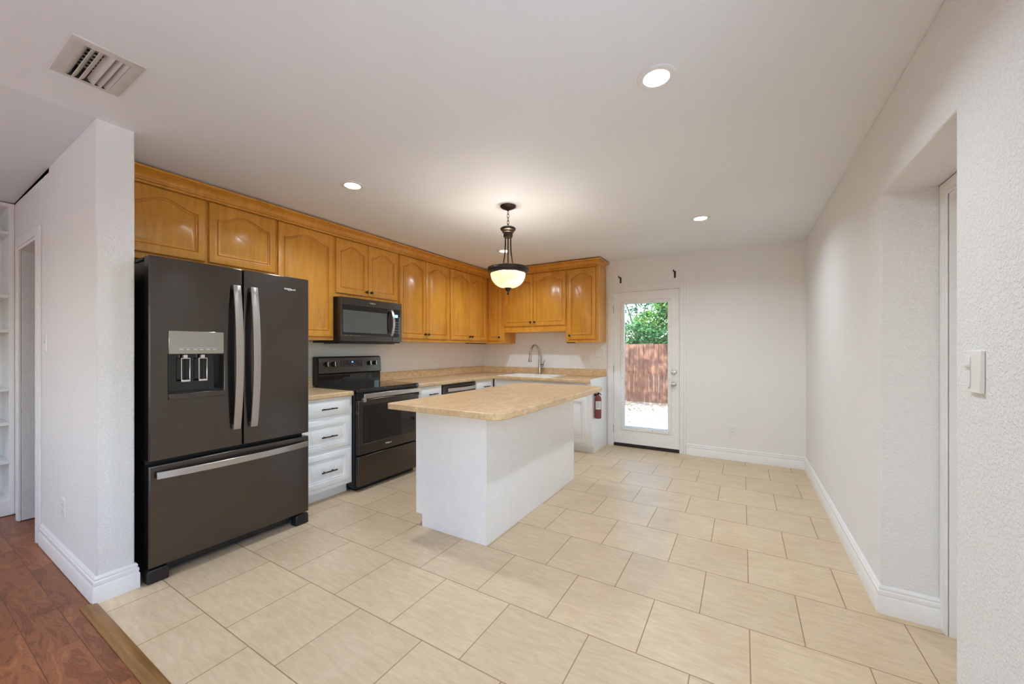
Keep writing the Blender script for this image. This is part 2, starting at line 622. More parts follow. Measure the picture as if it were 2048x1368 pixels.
def copy_tree(root, loc, label=None, group=None):
    r = root.copy(); C.objects.link(r); r.location = loc
    ROOT[r.name] = Vector(loc)
    if label: r['label'] = label
    if group: r['group'] = group
    for ch in list(root.children):
        c = ch.copy(); C.objects.link(c); c.parent = r
        for g in list(ch.children):
            d = g.copy(); C.objects.link(d); d.parent = c
    return r

def frame(o, u, v, w):
    m = Matrix.Identity(4)
    for i, a in enumerate((u, v, w)):
        for k in range(3): m[k][i] = a[k]
    for k in range(3): m[k][3] = o[k]
    return m
# local frames: u along the wall, v up, w out of the wall
FL = lambda x: frame((x, 0, 0), (0, 1, 0), (0, 0, 1), (1, 0, 0))      # left run, facing +x
FB = lambda y: frame((0, y, 0), (1, 0, 0), (0, 0, 1), (0, -1, 0))     # back run, facing -y
FR = lambda x: frame((x, 0, 0), (0, -1, 0), (0, 0, 1), (-1, 0, 0))    # right wall, facing -x (u = -y)

# ------------------------------------------------------------------ key dimensions
XL, XR, YB, ZC = -3.62, 0.5786, 5.124, 2.443
YP0, YP1, XP = 0.601, 0.745, -2.80         # partition wall beside the refrigerator
XH = -4.85                                  # bookcase wall

# ------------------------------------------------------------------ the room shell
mb = MB().box(XL - 0.15, XR + 0.7, 0.60, YB + 0.16, -0.12, 0.0)
struct('floor', mb, 'floor_tile', label='beige square floor tiles in running bond')
mb = MB().box(-5.3, XR + 0.15, -4.3, 0.545, -0.12, -0.004)
mb.box(-5.3, XL - 0.15, 0.545, 3.2, -0.12, -0.004)
mb.box(XL - 0.15, XP + 0.0, 0.545, 0.60, -0.12, -0.004)
struct('floor_wood', mb, 'laminate_planks', label='reddish brown wood plank floor')
mb = MB().prism([(0.545, -0.10), (0.602, -0.10), (0.602, 0.003), (0.592, 0.008), (0.556, 0.008), (0.545, 0.001)], XP - 0.0, XR, axis=0)
tag(link('threshold_strip', mb, 'oak_strip', base=(-1.1, 0.57, 0)), 'brown oak transition strip between wood floor and beige tile', 'floor strip')

VX0, VX1, VY0, VY1 = -2.447, -2.152, 0.427, 0.562
mb = MB().cells([XL - 0.15, XP, VX0, VX1, XR + 0.7], [-4.3, VY0, VY1, YP0, YB + 0.16],
                lambda i, j: not (i == 2 and j == 1) and not (i == 0 and j < 3), ZC, ZC + 0.15)
struct('ceiling', mb, 'ceiling_paint', label='smooth white kitchen ceiling')
def slabpoly(mb, pts, th):
    lo = [mb.v(p) for p in pts]; hi = [mb.v((p[0], p[1], p[2] + th)) for p in pts]
    n = len(pts)
    for i in range(n): mb.face([lo[i], lo[(i + 1) % n], hi[(i + 1) % n], hi[i]])
    mb.face(lo[::-1]); mb.face(hi)
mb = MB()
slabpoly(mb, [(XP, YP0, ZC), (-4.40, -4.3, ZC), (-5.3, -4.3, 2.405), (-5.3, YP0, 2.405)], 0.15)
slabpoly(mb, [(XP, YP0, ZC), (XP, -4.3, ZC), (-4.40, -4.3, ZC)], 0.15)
struct('ceiling_living', mb, 'ceiling_paint_shaded', label='living room ceiling beyond the crease')
mb = MB().box(-5.3, XL - 0.15, YP0, 3.2, 2.40, 2.55)
struct('ceiling_hall', mb, 'ceiling_paint')

# outside walls
D0, D1, DT = -1.482, -0.662, 2.032
mb = MB().cells([XL - 0.15, D0, D1, XR + 0.7], [-0.12, 0.0, DT, ZC + 0.15],
                lambda i, j: not (i == 1 and j == 1), YB, YB + 0.15, mk=lambda u, v, w: (u, w, v))
struct('wall_back', mb, 'smooth_wall_paint', label='white wall with the glass door')
mb = MB().box(XL - 0.15, XL, YP1, YB, 0, ZC)
struct('wall_left', mb, 'smooth_wall_paint')
N0, N1, NT_ = 1.766, 2.537, 2.033
mb = MB().cells([-4.3, RW[0], RW[1], N0, N1, YB], [0.0, RWZ, NT_, ZC],
                lambda i, j: not ((i == 3 and j < 2) or (i == 1 and j == 1)), XR, 0.785, mk=lambda u, v, w: (w, u, v))
struct('wall_right', mb, 'wall_paint', bevel=0.006, label='white textured wall with a doorway recess')
# door frame wall at the end of the recess
mb = MB().cells([N0 - 0.3, N0 + 0.062, N1 - 0.062, N1 + 0.3], [0.0, NT_ - 0.062, ZC],
                lambda i, j: not (i == 1 and j == 0), 0.790, 0.91, mk=lambda u, v, w: (w, u, v))
struct('wall_recess', mb, 'trim_paint')
mb = MB()
def casing(mb, fr, u0, u1, top, wd, mitre=True, v0=0.0, t=0.014):
    """stepped casing round an opening in the frame's uv plane"""
    mb.f = fr
    for (a, b, th) in ((0.0, 0.35, 0.75), (0.35, 0.75, 1.0), (0.75, 1.0, 0.7)):
        ua, ub = u0 - wd * (1 - a), u0 - wd * (1 - b)
        mb.box(ua, ub, v0, top + wd * (1 - a), 0.0005, t * th)
        mb.box(u1 + wd * (1 - b), u1 + wd * (1 - a), v0, top + wd * (1 - a), 0.0005, t * th)
        mb.box(ub, u1 + wd * (1 - b), top + wd * (1 - b), top + wd * (1 - a), 0.0005, t * th)
    return mb
casing(mb, FR(0.788), -(N1 - 0.062), -(N0 + 0.062), NT_ - 0.062, 0.058)
struct('trim_3', mb, 'trim_paint', bevel=0.002, label='white casing inside the doorway recess')
mb = MB().box(0.83, 0.868, N0 + 0.066, N1 - 0.066, 0.006, NT_ - 0.066)
struct('door_2', mb, 'trim_paint', bevel=0.002, label='white door in the recess')

# partition wall beside the refrigerator with the hall doorway
H0, H1, HT = -4.611, -4.05, 2.012
mb = MB().cells([-5.3, H0, H1, XP], [0.0, HT, 2.46], lambda i, j: not (i == 1 and j == 0), YP0, YP1,
                mk=lambda u, v, w: (u, w, v))
struct('wall_partition', mb, 'wall_paint', bevel=0.006, label='white textured partition wall end beside the refrigerator')
mb = casing(MB(), FB(YP0), H0, H1, HT, 0.085, t=0.02)
struct('trim_2', mb, 'trim_paint', bevel=0.002, label='white casing of the hall doorway')
mb = MB().box(-5.3, -4.86, YP1 + 0.001, 3.2, 0, 2.46)
struct('wall_hall', mb, 'smooth_wall_paint')
mb = MB().box(-5.3, XL - 0.15, 3.0, 3.2, 0, 2.46)
struct('wall_hall_end', mb, 'smooth_wall_paint')
mb = MB().box(XL - 0.20, XL - 0.151, YP1 + 0.001, 3.0, 0, 2.46)
struct('wall_hall_side', mb, 'smooth_wall_paint')

# living room walls behind the camera, with unseen windows put in for daylight
mb = MB().cells([-4.3, SIDE[0], SIDE[1], -1.05], [0, WZ0, WZ1, 2.46], lambda i, j: not (i == 1 and j == 1), -5.3, XH - 0.001, mk=lambda u, v, w: (w, u, v))
struct('wall_living', mb, 'smooth_wall_paint')
mb = MB().box(-5.3, XH - 0.32, -1.05, YP0, 0, 2.46)
struct('wall_alcove', mb, 'smooth_wall_paint')
us = [-5.3]
for a, b in WINS: us += [a, b]
us += [XR + 0.2]
mb = MB().cells(us, [0, WZ0, WZ1, 2.46], lambda i, j: not (i in (1, 3) and j == 1), -4.3, -4.15, mk=lambda u, v, w: (u, w, v))
struct('wall_front', mb, 'smooth_wall_paint')
for k, (a, b) in enumerate(WINS):
    mb = MB().cells([a, a + 0.05, (a + b) / 2 - 0.02, (a + b) / 2 + 0.02, b - 0.05, b], [WZ0, WZ0 + 0.05, 1.50, 1.54, WZ1 - 0.05, WZ1],
                    lambda i, j: i in (0, 2, 4) or j in (0, 2, 4), -4.26, -4.20, mk=lambda u, v, w: (u, w, v))
    wdw = struct('window_%d' % (k + 1), mb, 'trim_paint', bevel=0.003)
    g = link('pane', MB().box(a + 0.05, b - 0.05, -4.232, -4.228, WZ0 + 0.05, WZ1 - 0.05), 'pane_glass', wdw)
mb = MB().cells([RW[0], RW[0] + 0.05, -0.345, -0.305, RW[1] - 0.05, RW[1]], [RWZ, RWZ + 0.05, NT_ - 0.05, NT_],
                lambda i, j: i in (0, 2, 4) or j in (0, 2), 0.70, 0.76, mk=lambda u, v, w: (w, u, v))
wdw = struct('window_4', mb, 'trim_paint', bevel=0.003)
g = link('pane', MB().box(0.728, 0.732, RW[0] + 0.05, RW[1] - 0.05, RWZ + 0.05, NT_ - 0.05), 'pane_glass', wdw)
mb = MB().cells([SIDE[0], SIDE[0] + 0.05, -2.67, -2.63, SIDE[1] - 0.05, SIDE[1]], [WZ0, WZ0 + 0.05, WZ1 - 0.05, WZ1],
                lambda i, j: i in (0, 2, 4) or j in (0, 2), -5.14, -5.08, mk=lambda u, v, w: (w, u, v))
wdw = struct('window_3', mb, 'trim_paint', bevel=0.003)
g = link('pane', MB().box(-5.112, -5.108, SIDE[0] + 0.05, SIDE[1] - 0.05, WZ0 + 0.05, WZ1 - 0.05), 'pane_glass', wdw)
mb = MB().box(-5.5, XR + 1.0, -4.8, YB + 0.75, ZC + 0.17, ZC + 0.30)
struct('sun_block_roof', mb, 'trim_paint')  # unseen slab added to block the sun and shade the back wall

# baseboards
BP = [(0.0005, 0.0), (0.017, 0.0), (0.017, 0.078), (0.012, 0.086), (0.015, 0.096), (0.013, 0.108), (0.008, 0.112),
      (0.011, 0.122), (0.006, 0.131), (0.0005, 0.134)]
mb = MB().sweep(BP, [(D1 + 0.075, YB), (XR, YB), (XR, N1), (0.784, N1)])
struct('baseboard_right', mb, 'trim_paint', label='white moulded baseboard')
mb = MB().sweep(BP, [(-3.952, YP0), (XP, YP0), (XP, YP1), (XP - 0.05, YP1)])
struct('baseboard_partition', mb, 'trim_paint', label='white moulded baseboard round the partition wall end')
mb = MB().sweep(BP, [(0.784, N0), (XR, N0), (XR, -4.14)])
struct('baseboard_living', mb, 'trim_paint')

# ------------------------------------------------------------------ glass back door
door = bpy.data.objects.new('door_1', None); C.objects.link(door)
door.location = (-1.07, YB + 0.02, 0); ROOT['door_1'] = Vector(door.location)
tag(door, 'white back door with one tall glass lite', None, None, 'structure')
f = FB(YB + 0.004)
G0, G1, GB, GT = -1.337, -0.80, 0.262, 1.868
mb = MB(f).cells([D0 + 0.006, G0, G1, D1 - 0.006], [0.042, GB, GT, DT - 0.008], lambda i, j: not (i == 1 and j == 1), -0.044, 0.0)
link('door_slab', mb, 'trim_paint', door, bevel=0.0015)
mb = MB(f).cells([G0 - 0.045, G0, G1, G1 + 0.045], [GB - 0.045, GB, GT, GT + 0.045], lambda i, j: not (i == 1 and j == 1), 0.0003, 0.011)
lite = link('lite_frame', mb, 'plastic_white', door, bevel=0.005)
sc = [(-1.362, z) for z in (1.888, 1.552, 1.224, 0.90, 0.577, 0.242)] + [(-0.786, z) for z in (1.888, 1.554, 1.227, 0.897, 0.579, 0.242)] \
    + [(x, z) for x in (-1.17, -0.98) for z in (1.886, 0.241)]
for (x, z) in sc:
    link('screw', MB(f).lathe([(0.0042, 0.0), (0.0042, 0.0016), (0.002, 0.0022)], (x, z, 0.0108), (0, 0, 1), 8), 'black_iron', lite)
link('glass_pane', MB(f).box(G0, G1, GB, GT, -0.014, -0.010), 'tinted_glass', door)
# the outer pane of the double glazing sits slightly out of parallel
mb = MB(f).prism([(G0, -0.036), (G1, -0.028), (G1, -0.024), (G0, -0.032)], GB, GT, axis=1)
bmesh.ops.delete(mb.bm, geom=mb.bm.verts[:], context='VERTS')
lo = [mb.v((u, GB, w)) for u, w in ((G0, -0.036), (G1, -0.028), (G1, -0.024), (G0, -0.032))]
hi = [mb.v((u, GT, w)) for u, w in ((G0, -0.036), (G1, -0.028), (G1, -0.024), (G0, -0.032))]
for k in range(4): mb.face([lo[k], lo[(k + 1) % 4], hi[(k + 1) % 4], hi[k]])
mb.face(lo[::-1]); mb.face(hi)
link('glass_pane', mb, 'tinted_glass', door)
for (z, nm) in ((0.849, 'door_knob'), (0.993, 'deadbolt')):
    mb = MB(f)
    if nm == 'door_knob':
        mb.lathe([(0.032, 0.0), (0.032, 0.006), (0.016, 0.010), (0.013, 0.022), (0.018, 0.030), (0.027, 0.040), (0.028, 0.052), (0.022, 0.062), (0.008, 0.065), (0, 0.065)], (-0.728, z, 0.0003), (0, 0, 1), 24)
    else:
        mb.lathe([(0.030, 0.0), (0.030, 0.010), (0.026, 0.016), (0.010, 0.018), (0, 0.018)], (-0.728, z, 0.0003), (0, 0, 1), 24)
        mb.box(-0.732, -0.724, z - 0.016, z + 0.016, 0.017, 0.032)
    link(nm, mb, 'nickel', door)
for z in (1.805, 1.015, 0.224):
    link('hinge', MB(f).lathe([(0.006, -0.05), (0.006, 0.05)], (D0 + 0.001, z, 0.006), (0, 1, 0), 10), 'nickel', door)
link('door_sweep', MB(f).box(D0 + 0.012, D1 - 0.012, 0.024, 0.041, -0.04, -0.004), 'dark_sweep', door)
mb = MB().box(D0 + 0.004, D1 - 0.004, YB + 0.003, YB + 0.14, 0.0005, 0.022)
link('threshold', mb, 'dark_sweep', door, bevel=0.004)
mb = casing(MB(), FB(YB), D0, D1, DT, 0.072, t=0.017)
struct('trim_1', mb, 'trim_paint', bevel=0.0025, label='white casing of the glass back door')
mb = MB(FB(YB)).cells([D0, D0 + 0.004, D1 - 0.004, D1], [0.0, DT - 0.004, DT], lambda i, j: i != 1 or j == 1, -0.149, -0.0005)
struct('trim_4', mb, 'trim_paint')

# ------------------------------------------------------------------ cabinets
def arch_door(mb, u0, u1, v0, v1, w0, w1, stile=0.045, rb=0.052, rt=0.058, rise=0.055, N=22):
    uc, hw0 = (u0 + u1) / 2, (u1 - u0) / 2
    def outer(i, w):
        p = [(u0 + i, v0 + i, w), (u1 - i, v0 + i, w)]
        return p + [(u1 - i - (2 * (hw0 - i)) * k / N, v1 - i, w) for k in range(N + 1)]
    def inner(i, w):
        a, b, hw = u0 + stile + i, u1 - stile - i, hw0 - stile - i
        sh = v1 - rt - rise - i
        p = [(a, v0 + rb + i, w), (b, v0 + rb + i, w)]
        for k in range(N + 1):
            t = abs(1 - 2 * k / N)
            s = min(1.0, max(0.0, (t - 0.04) / 0.90))
            p.append((b - 2 * hw * k / N, sh + rise * 0.5 * (1 + math.cos(PI * s)), w))
        return p
    T = w1
    ls = [outer(0, w0), outer(0, T - 0.006), outer(0.003, T - 0.002), outer(0.007, T),
          inner(0, T), inner(0.0025, T - 0.010), inner(0.0065, T - 0.011), inner(0.0095, T - 0.0035), inner(0.0135, T - 0.0025),
          inner(0.0165, T - 0.010), inner(0.020, T - 0.011), inner(0.040, T - 0.001)]
    mb.loops(ls)
    return mb

def add_knob(fr, u, v, w, parent, mat='black_iron'):
    mb = MB(fr).lathe([(0.009, 0), (0.009, 0.002), (0.0055, 0.004), (0.005, 0.012), (0.011, 0.016), (0.0145, 0.021), (0.013, 0.027), (0.006, 0.030), (0, 0.030)], (u, v, w), (0, 0, 1), 16)
    return link('knob', mb, mat, parent)

def add_bar_pull(fr, u, v, w, parent, half=0.070):
    mb = MB(fr)
    mb.lathe([(0.0055, -half), (0.0055, half)], (u, v, w + 0.028), (1, 0, 0), 12)
    for s in (-1, 1):
        mb.lathe([(0.0048, 0.0), (0.0048, 0.027)], (u + s * half * 0.55, v, w), (0, 0, 1), 10)
    return link('bar_pull', mb, 'black_iron', parent)

UF = -3.29      # face of the wall cabinets
YF = 4.80       # face of the wall cabinets on the back wall
def wall_cabinet(label, u0, u1, z0, z1, doors, side, knobs):
    fr = FL(UF) if side == 'L' else FB(YF)
    depth = 0.325 if side == 'L' else 0.319
    base = (UF - 0.16, (u0 + u1) / 2, z0) if side == 'L' else ((u0 + u1) / 2, YF + 0.16, z0)
    t = thing('wall_cabinet', label, 'kitchen cabinet', base, 'honey maple wall cabinets')
    mb = MB(fr).box(u0, u1, z0, z1, -depth, 0)
    link('carcass', mb, 'maple', t, bevel=0.0015)
    for (a, b, c, d), kn in zip(doors, knobs):
        mb = arch_door(MB(fr), a, b, c, d, 0.001, 0.021)
        dd = link('cabinet_door', mb, 'maple', t, smooth=50)
        if kn: add_knob(fr, kn[0], kn[1], 0.0208, dd)
    return t
ZT = 2.350
wall_cabinet('two-door maple wall cabinet above the refrigerator, beside the partition wall', 0.747, 1.731, 1.858, ZT,
             [(0.79, 1.246, 1.90, 2.333), (1.265, 1.722, 1.90, 2.333)], 'L', [None, None])
wall_cabinet('single tall-door maple wall cabinet between refrigerator and microwave', 1.732, 2.252, 1.362, ZT,
             [(1.743, 2.238, 1.392, 2.333)], 'L', [None])
wall_cabinet('short two-door maple wall cabinet directly above the microwave', 2.253, 3.029, 1.772, ZT,
             [(2.270, 2.628, 1.812, 2.333), (2.632, 3.016, 1.812, 2.333)], 'L', [(2.600, 1.853), (2.660, 1.853)])
wall_cabinet('tall two-door maple wall cabinet next past the microwave', 3.030, 3.896, 1.368, ZT,
             [(3.052, 3.466, 1.402, 2.333), (3.470, 3.888, 1.402, 2.333)], 'L', [(3.440, 1.455), (3.497, 1.455)])
wall_cabinet('tall two-door maple wall cabinet in the corner of the long run', 3.897, 4.799, 1.368, ZT,
             [(3.926, 4.345, 1.402, 2.333), (4.349, 4.762, 1.402, 2.333)], 'L', [(4.318, 1.452), (4.376, 1.452)])
wall_cabinet('narrow one-door maple wall cabinet in the corner beside the sink', XL + 0.005, -2.992, 1.365, ZT,
             [(-3.262, -3.035, 1.402, 2.333)], 'B', [(-3.062, 1.452)])
wall_cabinet('short two-door maple wall cabinet above the sink and faucet', -2.991, -2.026, 1.520, ZT,
             [(-2.990, -2.513, 1.603, 2.333), (-2.509, -2.020, 1.603, 2.333)], 'B', [(-2.543, 1.655), (-2.479, 1.655)])
wall_cabinet('one-door maple wall cabinet at the end beside the glass door', -2.025, -1.577, 1.370, ZT,
             [(-1.990, -1.614, 1.409, 2.333)], 'B', [(-1.960, 1.458)])
CP = [(-0.010, 2.352), (0.0235, 2.352), (0.0235, 2.336), (0.031, 2.337), (0.033, 2.343), (0.031, 2.349), (0.0255, 2.350), (0.0255, 2.354), (0.034, 2.356), (0.036, 2.362), (0.034, 2.368), (0.0285, 2.369),
      (0.0285, 2.373), (0.034, 2.386), (0.046, 2.398), (0.062, 2.407), (0.070, 2.409), (0.070, 2.413), (0.087, 2.414), (0.090, 2.417), (0.090, 2.428), (-0.010, 2.428)]
mb = MB().sweep(CP, [(UF, 0.7465), (UF, YF), (-1.622, YF), (-1.622, YB - 0.002)])
tag(link('crown_moulding', mb, 'maple', base=(UF, 2.8, 2.34)), 'maple crown moulding running along the top of all wall cabinets', 'moulding')

for lab, loc, bx in (('slim dark under-cabinet light below the corner wall cabinet of the long run', (-3.33, 4.55, 1.3675), (-3.36, -3.30, 4.35, 4.76)),
                     ('slim dark under-cabinet light below the end wall cabinet beside the glass door', (-1.97, 4.84, 1.3695), (-2.02, -1.92, 4.815, 4.87))):
    t = thing('under_cabinet_light', lab, 'light', loc)
    link('housing', MB().box(*bx, loc[2] - 0.011, loc[2] - 0.0002), 'duct_dark', t, bevel=0.002)
    link('lens', MB().box(bx[0] + 0.008, bx[1] - 0.008, bx[2] + 0.008, bx[3] - 0.008, loc[2] - 0.0125, loc[2] - 0.0112), 'plastic_white', t)
# ---- white base cabinets
BF = -3.003      # face of the left run
BY = 4.520       # face of the back run
def raised(mb, u0, u1, v0, v1, w0, w1, stile=0.055):
    return arch_door(mb, u0, u1, v0, v1, w0, w1, stile, stile, stile, 0.0, 2)
def slab_front(mb, u0, u1, v0, v1, w0, w1):
    o = lambda i, w: [(u0 + i, v0 + i, w), (u1 - i, v0 + i, w), (u1 - i, v1 - i, w), (u0 + i, v1 - i, w)]
    return mb.loops([o(0, w0), o(0, w1 - 0.008), o(0.004, w1 - 0.004), o(0.006, w1 - 0.0045), o(0.012, w1)])
def base_cabinet(label, u0, u1, side, fronts, hollow=False):
    """fronts: (kind, u0,u1,v0,v1, pull(u,v) or None)"""
    fr = FL(BF) if side == 'L' else FB(BY)
    depth = 0.612 if side == 'L' else 0.598
    base = (BF - 0.3, (u0 + u1) / 2, 0) if side == 'L' else ((u0 + u1) / 2, BY + 0.3, 0)
    t = thing('base_cabinet', label, 'kitchen cabinet', base, 'white base cabinets')
    top = 0.864
    if hollow:
        fr2 = fr @ frame((0, 0, 0), (1, 0, 0), (0, 0, 1), (0, 1, 0))
        mb = MB(fr2).cells([u0, u0 + 0.018, u1 - 0.018, u1], [-depth, -depth + 0.012, -0.009, 0], lambda i, j: not (i == 1 and j == 1), 0.092, top)
    else:
        mb = MB(fr).box(u0, u1, 0.092, top, -depth, 0)
    link('carcass', mb, 'cabinet_white', t, bevel=0.0015)
    link('toe_kick', MB(fr).box(u0, u1, 0.0005, 0.0915, -depth, -0.075), 'cabinet_white', t)
    for kind, a, b, c, d, pull in fronts:
        mb = MB(fr)
        if kind == 'slab': slab_front(mb, a, b, c, d, 0.0008, 0.019); nm = 'drawer'
        elif kind == 'false': slab_front(mb, a, b, c, d, 0.0008, 0.019); nm = 'false_front'
        elif kind == 'drawer': raised(mb, a, b, c, d, 0.0008, 0.019, 0.045); nm = 'drawer'
        else: raised(mb, a, b, c, d, 0.0008, 0.019); nm = 'cabinet_door'
        o = link(nm, mb, 'cabinet_white', t, smooth=50)
        if pull: add_bar_pull(fr, pull[0], pull[1], 0.0188, o)
    return t
base_cabinet('white three-drawer base cabinet between refrigerator and range', 1.735, 2.236, 'L',
             [('slab', 1.77, 2.213, 0.712, 0.846, (1.993, 0.779)), ('drawer', 1.77, 2.213, 0.431, 0.690, (1.993, 0.548)),
              ('drawer', 1.77, 2.213, 0.130, 0.408, (1.993, 0.258))])
base_cabinet('white base cabinet between range and dishwasher', 3.012, 3.438, 'L',
             [('slab', 3.045, 3.420, 0.712, 0.846, (3.26, 0.776)), ('door', 3.045, 3.420, 0.13, 0.690, None)])
base_cabinet('white base cabinet between dishwasher and inside corner', 4.083, 4.519, 'L',
             [('slab', 4.10, 4.450, 0.712, 0.846, (4.31, 0.776)), ('door', 4.10, 4.450, 0.13, 0.690, None)])
base_cabinet('white sink base cabinet under the white sink', -2.982, -2.081, 'B',
             [('false', -2.94, -2.094, 0.712, 0.846, None), ('door', -2.94, -2.520, 0.13, 0.690, None), ('door', -2.514, -2.094, 0.13, 0.690, None)], hollow=True)
base_cabinet('white one-door base cabinet at the end beside the glass door', -2.080, -1.592, 'B',
             [('false', -2.070, -1.632, 0.712, 0.846, None), ('door', -2.070, -1.632, 0.13, 0.690, None)])
mb = MB().prism([(BY - 0.005, 0.092), (BY + 0.075, 0.092), (BY + 0.075, 0.0005), (YB - 0.024, 0.0005), (YB - 0.024, 0.912), (4.474 + 0.045, 0.912), (4.474 + 0.045, 0.868), (BY - 0.005, 0.868)], -1.591, -1.566, axis=0)
tag(link('end_panel', mb, 'cabinet_white', base=(-1.58, 4.8, 0), bevel=0.002), 'white end panel of the cabinet run that carries the fire extinguisher', 'panel')
# inside corner filler of the two runs (behind, under the worktop)
# ---- worktops
CT0, CT1 = 0.8655, 0.908
CF, CY = -2.968, 4.474
def worktop_L():
    t = thing('worktop', 'mottled beige L-shaped laminate worktop around the corner with the sink', 'worktop', (-2.9, 4.5, CT0))
    xs = [XL + 0.002, CF, -2.90, -2.15, -1.5925]
    ys = [3.006, CY, 4.56, 5.02, YB - 0.002]
    mb = MB().cells(xs, ys, lambda i, j: (i == 0 or j >= 1) and not (i == 2 and j == 2), CT0, CT1)
    link('top', mb, 'laminate', t, bevel=0.010, seg=3)
    mb = MB().prism([(XL + 0.002, 3.006), (XL + 0.022, 3.006), (XL + 0.022, YB - 0.022), (-1.57, YB - 0.022), (-1.57, YB - 0.002), (XL + 0.002, YB - 0.002)], CT1 + 0.0005, 1.008)
    link('backsplash', mb, 'laminate', t, bevel=0.003)
worktop_L()
t = thing('worktop', 'short piece of beige laminate worktop between refrigerator and range', 'worktop', (-3.3, 1.98, CT0))
link('top', MB().box(XL + 0.002, CF, 1.735, 2.238, CT0, CT1), 'laminate', t, bevel=0.010, seg=3)
link('backsplash', MB().box(XL + 0.002, XL + 0.022, 1.735, 2.234, CT1 + 0.0005, 1.008), 'laminate', t, bevel=0.003)

# ---- sink and faucet
t = thing('kitchen_sink', 'white drop-in kitchen sink below the faucet', 'sink', (-2.53, 4.79, CT1))
def rr(x0, x1, y0, y1, r, z, n=5):
    p = []
    for cx, cy, a0 in ((x1 - r, y0 + r, -90), (x1 - r, y1 - r, 0), (x0 + r, y1 - r, 90), (x0 + r, y0 + r, 180)):
        for k in range(n + 1):
            a = math.radians(a0 + 90 * k / n)
            p.append((cx + r * math.cos(a), cy + r * math.sin(a), z))
    return p
sx0, sx1, sy0, sy1 = -2.94, -2.12, 4.530, 5.082
ls = [rr(sx0, sx1, sy0, sy1, 0.02, CT1 + 0.0005), rr(sx0 + 0.002, sx1 - 0.002, sy0 + 0.002, sy1 - 0.002, 0.02, CT1 + 0.009), rr(sx0 + 0.010, sx1 - 0.010, sy0 + 0.010, sy1 - 0.010, 0.03, CT1 + 0.012),
      rr(sx0 + 0.052, sx1 - 0.048, sy0 + 0.045, sy1 - 0.085, 0.05, CT1 + 0.009), rr(sx0 + 0.060, sx1 - 0.056, sy0 + 0.053, sy1 - 0.093, 0.05, CT1 - 0.01),
      rr(sx0 + 0.075, sx1 - 0.070, sy0 + 0.068, sy1 - 0.108, 0.06, CT1 - 0.17), rr(sx0 + 0.12, sx1 - 0.115, sy0 + 0.11, sy1 - 0.15, 0.05, CT1 - 0.185)]
mb = MB().loops(ls, cap0=False)
link('basin', mb, 'sink_white', t)
link('drain', MB().lathe([(0.045, 0), (0.045, 0.003), (0.02, 0.001), (0, 0.001)], (-2.53, 4.77, CT1 - 0.1845)), 'chrome', t)
fx, fy, fz = -2.54, 5.045, CT1 + 0.0125
t = thing('faucet', 'brushed nickel gooseneck pull-down faucet standing behind the white sink', 'faucet', (fx, fy, fz))
link('base', MB().lathe([(0.028, 0), (0.028, 0.006), (0.021, 0.010), (0.020, 0.13), (0.017, 0.15), (0.015, 0.19)], (fx, fy, fz)), 'nickel', t)
pts = [(fx, fy, fz + 0.185), (fx, fy, fz + 0.245)]
R_ = 0.145
for k in range(0, 17):
    a = PI * k / 16 * 0.93
    pts.append((fx, fy - R_ + R_ * math.cos(a), fz + 0.255 + R_ * 1.10 * math.sin(a)))
link('gooseneck', MB().tube(pts, 0.0135, 14), 'nickel', t)
e = Vector(pts[-1]); dv = (Vector(pts[-1]) - Vector(pts[-2])).normalized()
e2 = e + Vector((0, -0.10, -1)).normalized() * 0.11
mb = MB().tube([e, e + (e2 - e) * 0.2, e + (e2 - e) * 0.75, e2], [0.0145, 0.016, 0.022, 0.024], 16)
sp = link('spray_head', mb, 'nickel', t)
link('spray_button', MB().box(fx - 0.005, fx + 0.005, e.y + 0.008, e.y + 0.024, e.z - 0.075, e.z - 0.03), 'black_plastic', sp, bevel=0.003)
mb = MB().tube([(fx + 0.018, fy, fz + 0.125), (fx + 0.062, fy, fz + 0.125)], [0.017, 0.019], 14)
mb.tube([(fx + 0.060, fy, fz + 0.13), (fx + 0.072, fy, fz + 0.17), (fx + 0.078, fy + 0.005, fz + 0.21)], [0.007, 0.006, 0.005], 10)
link('handle', mb, 'nickel', t)

# ---- island
t = thing('kitchen_island', 'white kitchen island with beige laminate top in the middle of the kitchen', 'kitchen island', (-1.74, 2.83, 0))
IX0, IX1, IY0, IY1 = -2.050, -1.432, 2.068, 3.584
mb = MB().prism([(IX0, 0.088), (IX0 + 0.06, 0.088), (IX0 + 0.06, 0.0005), (IX1, 0.0005), (IX1, 0.872), (IX0, 0.872)], IY0, IY1, axis=1)
link('base', mb, 'cabinet_white', t, bevel=0.0015)
for (a, b) in ((IY0 + 0.002, 2.823), (2.827, IY1 - 0.001)):
    link('back_panel', MB().box(IX1 + 0.0003, IX1 + 0.0045, a, b, 0.001, 0.871), 'cabinet_white', t, bevel=0.001)
fi = frame((IX0, 0, 0), (0, -1, 0), (0, 0, 1), (-1, 0, 0))
for (a, b) in ((2.10, 2.58), (2.59, 3.06), (3.07, 3.55)):
    link('cabinet_door', raised(MB(fi), -b, -a, 0.12, 0.84, 0.0008, 0.019), 'cabinet_white', t, smooth=50)
def rr2(x0, x1, y0, y1, rs, n=8):
    p = []
    for (cx, sxn, cy, syn, a0), r in zip(((x1, -1, y0, 1, -90), (x1, -1, y1, -1, 0), (x0, 1, y1, -1, 90), (x0, 1, y0, 1, 180)), rs):
        for k in range(n + 1):
            a = math.radians(a0 + 90 * k / n)
            p.append((cx + sxn * r + r * math.cos(a), cy + syn * r + r * math.sin(a)))
    return p
mb = MB().prism(rr2(-2.075, -1.160, 1.822, 3.690, (0.10, 0.06, 0.02, 0.012)), 0.8725, 0.914)
link('top', mb, 'laminate', t, bevel=0.006, seg=3, smooth=25)

